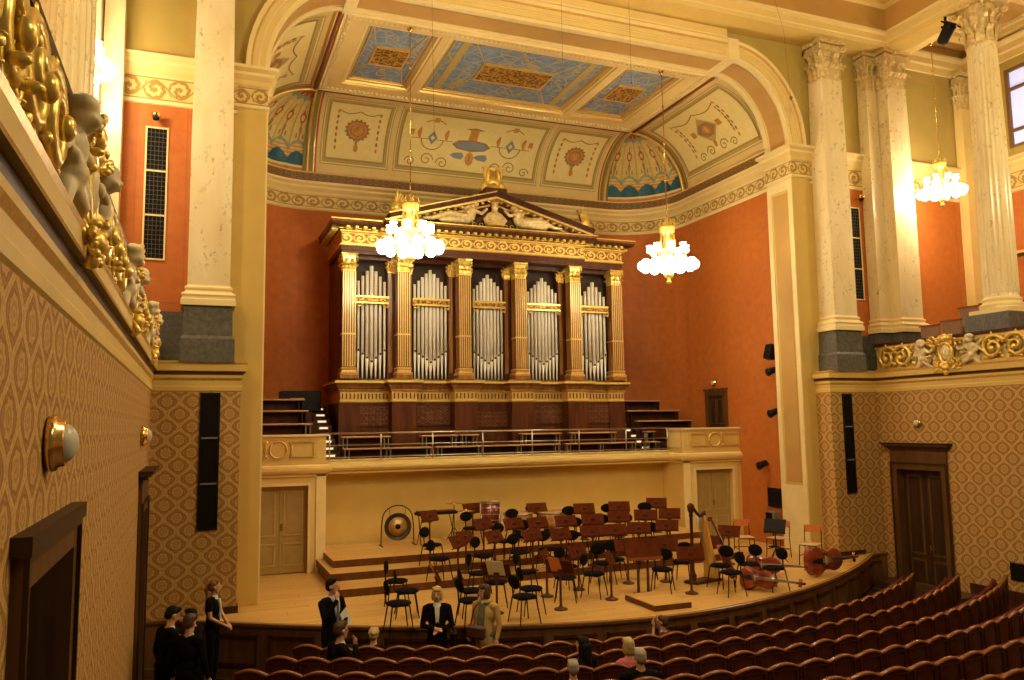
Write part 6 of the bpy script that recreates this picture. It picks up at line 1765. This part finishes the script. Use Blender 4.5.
def hair(parent, p, Rm, mat, style, k=1.0):
    Q = [('e', p(0, -.022, .050), (.084 * k, .090 * k, .078 * k), 0, Rm), ('e', p(0, -.055, .005), (.078 * k, .058 * k, .080 * k), 0, Rm), ('c', p(-.05, .04, .098), p(.05, .04, .098), .028 * k, .028 * k, 0)]
    if style == 'bob': Q += [('e', p(-.068, -.01, -.03), (.030 * k, .055 * k, .085 * k), 0, Rm), ('e', p(.068, -.01, -.03), (.030 * k, .055 * k, .085 * k), 0, Rm), ('e', p(0, -.06, -.05), (.075 * k, .045 * k, .075 * k), 0, Rm), ('c', p(-.05, .068, .07), p(.03, .075, .075), .022 * k, .022 * k, 0)]
    if style == 'long': Q += [('c', p(-.07, -.02, .0), p(-.075, -.03, -.17), .032 * k, .028 * k, 0), ('c', p(.07, -.02, .0), p(.075, -.03, -.17), .032 * k, .028 * k, 0), ('c', p(0, -.075, .0), p(0, -.095, -.22), .065 * k, .05 * k, 0), ('c', p(-.04, -.08, 0), p(-.05, -.09, -.24), .05 * k, .03 * k, 0), ('c', p(.04, -.08, 0), p(.05, -.09, -.24), .05 * k, .03 * k, 0)]
    if style == 'tail': Q += [('c', p(0, -.09, .03), p(0, -.14, -.03), .035 * k, .035 * k, 0), ('c', p(0, -.14, -.03), p(0, -.12, -.2), .035 * k, .015 * k, 0)]
    if style == 'curly':
        rr = random.Random(5)
        for i in range(26):
            a, e = rr.random() * 2 * PI, rr.random() * PI / 2
            if sin(a) > .5 and e < .6: continue
            Q.append(('e', p(.085 * cos(a) * cos(e), -.02 + .09 * sin(a) * cos(e), .03 + .085 * sin(e)), (.027 * k,) * 3, 0))
    if style == 'bald': Q = [('e', p(0, -.05, .01), (.080 * k, .062 * k, .07 * k), 0, Rm)]
    return blob('hair', Q, .010, [mat], parent, 1)
def person(label, loc, face, top, legs='blackcloth', hairm='darkhair', hstyle='short', H=1.75, group=None, sit=False, armL=None, armR=None, hyaw=0, hpitch=0, lean=0, coat=False, wide=1.0, sleeve=True, shirt='white', skinarm=False, extras=None, handdir=None):
    """local frame: y forward, x to the person's right; arm = (elbow, wrist)"""
    t = thing('person', label, 'person', loc, face, group); k = H / 1.75
    dz = -.48 if sit else 0
    hz = .90 + dz
    P = []
    S = Matrix.Rotation(lean, 3, 'X')
    def q(x, y, z):
        v = Vector((x, y, z - .90)); v = S @ v; return (v + Vector((0, 0, .90 + dz))) * k
    w = wide
    P += [('e', q(0, 0, .97), (.165 * k * w, .125 * k * w, .13 * k), 2), ('e', q(0, .005, 1.10), (.145 * k * w, .115 * k * w, .14 * k), 1), ('e', q(0, .0, 1.28), (.175 * k * w, .125 * k * w, .19 * k), 1), ('c', q(-.13 * w, -.01, 1.41), q(.13 * w, -.01, 1.41), .075 * k, .075 * k, 1), ('c', q(0, 0, 1.44), q(0, .015, 1.55), .062 * k, .052 * k, 0), ('c', q(0, .01, 1.455), q(0, .012, 1.475), .072 * k, .062 * k, 4)]
    if coat: P += [('c', q(0, 0, 1.22), q(0, 0, .84), .140 * k * w, .155 * k * w, 1)]
    hp, Rm = head(P, q(0, .025, 1.635), hyaw, hpitch, k)
    if armR is None: armR = ((.24, -.02, 1.15), (.25, .08, .92))
    if armL is None: armL = ((-.24, -.02, 1.15), (-.25, .08, .92))
    for s, (e, h_) in ((1, armR), (-1, armL)):
        sh = q(s * .185 * w, -.01, 1.405); e = q(*e); h_ = q(*h_); d = (h_ - e).normalized()
        P.append(('c', sh, e, .058 * k, .045 * k, 1)); up_end = e
        if skinarm:
            m_ = sh + (e - sh) * .45; P[-1] = ('c', sh, m_, .058 * k, .052 * k, 1); P.append(('c', m_, e, .043 * k, .036 * k, 0)); P.append(('c', e, h_, .036 * k, .024 * k, 0))
        else: P.append(('c', e, h_ - d * .01, .044 * k, .034 * k, 1)); P.append(('c', h_ - d * .01, h_ + d * .012, .030 * k, .028 * k, 4))
        hand(P, h_, d if not handdir else handdir.get(s, d), 0, .6, s)
    if sit:
        for s in (-1, 1):
            hip = Vector((s * .09, 0, .47)) * k; kn = Vector((s * .12, .42, .49)) * k; an = Vector((s * .12, .44, .09)) * k
            P += [('c', hip, kn, .085 * k, .062 * k, 2), ('c', kn, an, .058 * k, .04 * k, 2), ('c', an + Vector((0, 0, -.04)), an + Vector((0, .14, -.05)), .038 * k, .034 * k, 3)]
    else:
        for s in (-1, 1):
            hip = Vector((s * .085, 0, .90)) * k; kn = Vector((s * .095, .02, .49)) * k; an = Vector((s * .105, 0, .10)) * k
            P += [('c', hip, kn, .088 * k, .060 * k, 2), ('c', kn, an, .058 * k, .040 * k, 2), ('c', an + Vector((0, -.02, -.055)), an + Vector((0, .14, -.06)), .042 * k, .036 * k, 3)]
    blob('body', P, .0125, ['skin', top, legs, 'black', shirt, 'pink', 'darkhair'], t, 1)
    if hairm: hair(t, hp, Rm, hairm, hstyle, k)
    if extras: extras(t, q, k, hp)
    return t
def front_shirt(t, q, k, tie=None, w=.05):
    b = MB('white', tie or 'white')
    pts = [(q(-w, .118, 1.44), q(w, .118, 1.44)), (q(-w * .8, .142, 1.30), q(w * .8, .142, 1.30)), (q(-.012, .132, 1.10), q(.012, .132, 1.10))]
    b.loft([[p0, p1, p1 + Vector((0, -.03, 0)), p0 + Vector((0, -.03, 0))] for p0, p1 in pts], 0, False); b.build('shirt_front', t)
    if tie:
        b = MB(tie); b.loft([[q(-x, .148 + d, z), q(x, .148 + d, z), q(x, .13, z), q(-x, .13, z)] for x, z, d in ((.016, 1.44, -.01), (.012, 1.41, 0), (.028, 1.22, .008), (.02, 1.10, .0))], 0, False); b.build('tie', t)
def ex_man(t, q, k, hp):
    front_shirt(t, q, k, 'tie', .055)
    b = MB('paper'); b.T = Matrix.Translation(q(-.16, .15, 1.15)) @ Matrix.Rotation(.5, 4, 'Y') @ Matrix.Rotation(.2, 4, 'Z'); b.box(-.09, .09, -.006, .006, -.10, .14); b.build('papers', t)
person('man in dark suit and tie, hand at chin, papers under his arm', (2.05, 13.05, 0), R(-148), 'blackcloth', 'blackcloth', 'darkhair', 'short', 1.80, 'standing people before the stage',
       armR=((.22, .10, 1.20), (.07, .20, 1.46)), armL=((-.25, .04, 1.15), (-.06, .24, 1.12)), handdir={1: Vector((-.3, -.2, .9)), -1: Vector((.9, .3, 0))}, hyaw=R(30), coat=True, extras=ex_man)
def ex_wb(t, q, k, hp):
    front_shirt(t, q, k, None, .04)
    b = MB('black'); b.T = Matrix.Translation(q(-.27, .02, .92)); b.cbox(-.05, .05, -.14, .14, -.12, .12, .03); b.T = None; b.tube([q(-.27, -.08, 1.02), q(-.25, -.02, 1.25), q(-.17, 0, 1.47), q(-.2, .08, 1.3), q(-.27, .10, 1.02)], .009, 6); b.build('handbag', t)
person('blond woman in black jacket over a white top, hands clasped, standing before the stage', (3.58, 12.42, 0), R(165), 'blackcloth', 'blackcloth', 'blond', 'bob', 1.66, 'standing people before the stage',
       armR=((.24, .03, 1.14), (.04, .22, 1.13)), armL=((-.24, .03, 1.14), (-.04, .22, 1.10)), coat=True, hyaw=R(-12), extras=ex_wb)
def ex_coat(t, q, k, hp):
    b = MB('greenscarf'); pts = [(q(-.07, .115, 1.46), q(.05, .12, 1.46)), (q(-.08, .155, 1.25), q(.06, .155, 1.25)), (q(-.07, .165, .98), q(.06, .165, .98))]
    b.loft([[p0, p1, p1 + Vector((0, -.04, 0)), p0 + Vector((0, -.04, 0))] for p0, p1 in pts], 0, False); b.build('shirt_front', t)
    b = MB('bag'); b.T = Matrix.Translation(q(.02, .24, 1.03)); b.cbox(-.17, .17, -.05, .05, -.10, .10, .03); b.T = None
    b.tube([q(.17, .2, 1.08), q(.15, .12, 1.35), q(.1, .0, 1.50), q(.0, -.13, 1.35)], .012, 6); b.build('shoulder_bag', t)
    b = MB('yellowcoat'); b.tube([q(-.06, .09, 1.47), q(-.12, -.0, 1.50), q(0, -.09, 1.49), q(.12, 0, 1.50), q(.06, .09, 1.47)], .035, 8); b.build('collar', t)
person('person in mustard coat with brown shoulder bag and dark bobbed hair, seen in profile', (4.32, 12.25, 0), R(125), 'yellowcoat', 'greenscarf', 'brown_hair', 'bob', 1.66, 'standing people before the stage',
       armR=((.24, .0, 1.13), (.20, .14, .98)), armL=((-.27, -.02, 1.12), (-.26, .05, .90)), coat=True, wide=1.12, hyaw=R(-30), extras=ex_coat)
def ex_lan(t, q, k, hp): front_shirt(t, q, k, None, .03)
person('woman in black waistcoat with white lanyard, leaning at the stage end by the wallpaper', (.34, 14.45, 0), R(-112), 'blackcloth', 'blackcloth', 'redhair', 'tail', 1.68, None,
       armR=((.22, .04, 1.16), (.10, .24, 1.02)), armL=((-.22, .06, 1.16), (-.02, .25, 1.02)), skinarm=True, hyaw=R(18), extras=ex_lan)
person('man in dark suit with white collar looking down, by the left wallpaper', (-.32, 12.25, 0), R(-60), 'blackcloth', 'blackcloth', 'darkhair', 'short', 1.74, 'people in dark suits by the left wall', hpitch=-.45, lean=-.10, hyaw=R(-5))
person('fair-haired man in dark suit seen from behind, white collar, among the group at left', (-.02, 11.75, 0), R(-28), 'blackcloth', 'blackcloth', 'brown_hair', 'short', 1.72, 'people in dark suits by the left wall', hpitch=-.2)
person('person in black with a bare forearm raised, half hidden behind the group at left', (.10, 12.7, 0), R(60), 'blackcloth', 'blackcloth', 'darkhair', 'short', 1.60, 'people in dark suits by the left wall', skinarm=True,
       armR=((.30, .08, 1.30), (.12, .16, 1.50)), armL=((-.26, .05, 1.25), (-.10, .2, 1.35)), lean=-.15)
def seat_xy(k, x):
    r = 11.62 + .85 * k - .24; return (x, SC[1] - math.sqrt(r * r - (x - XC) ** 2) + .0, .065 * k)
SG = 'listeners in the hall seats'
def sitter(label, k, x, turn, top, hm, hs, H=1.7, **kw):
    x_, y_, z_ = seat_xy(k, x); a = math.atan2(x_ - XC, SC[1] - y_)
    person(label, (x_, y_, z_), a + turn, top, 'blackcloth', hm, hs, H, SG, sit=True, **kw)
def ex_gl(t, q, k, hp):
    b = MB('black')
    for s in (-1, 1): b.tube([hp(s * .032 + .024 * cos(a), .096, .012 + .018 * sin(a)) for a in [j * PI / 5 for j in range(10)]], .003, 4, 0, True); b.tube([hp(s * .056, .094, .014), hp(s * .08, 0, .014)], .003, 4)
    b.build('glasses', t)
sitter('man with glasses in a dark coat, hand near mouth, in the second row', 1, 1.98, R(-42), 'blackcloth', 'brown_hair', 'short', 1.84, armR=((.24, .10, 1.14), (.08, .20, 1.42)), handdir={1: Vector((-.3, 0, .9))}, extras=ex_gl)
sitter('person with curly blond hair sitting low in the front row', 0, 2.60, R(0), 'blackcloth', 'blond', 'curly', 1.52)
sitter('person in the front row with both hands held at the face, dark hair', 0, 7.0, R(40), 'mahog', 'brown_hair', 'short', 1.52, armR=((.25, .12, 1.25), (.10, .16, 1.58)), armL=((-.25, .12, 1.25), (-.10, .16, 1.56)), skinarm=True, handdir={1: Vector((-.2, .1, .9)), -1: Vector((.2, .1, .9))})
sitter('woman with long black hair and black jacket, one hand on the seat ahead, third row', 2, 4.88, R(38), 'blackcloth', 'darkhair', 'long', 1.66, armL=((-.22, .26, 1.20), (-.20, .50, 1.14)))
sitter('woman in a pink knit with curly blond hair, third row', 2, 5.50, R(10), 'pink', 'blond', 'bob', 1.58)
sitter('grey-haired man in a wide black coat, seen from behind, fourth row', 3, 5.20, R(-6), 'blackcloth', 'grey_hair', 'short', 1.62, wide=1.3)
sitter('grey-haired person at the bottom edge of the picture, only the head in view', 3, 4.36, R(-4), 'blackcloth', 'grey_hair', 'short', 1.50)
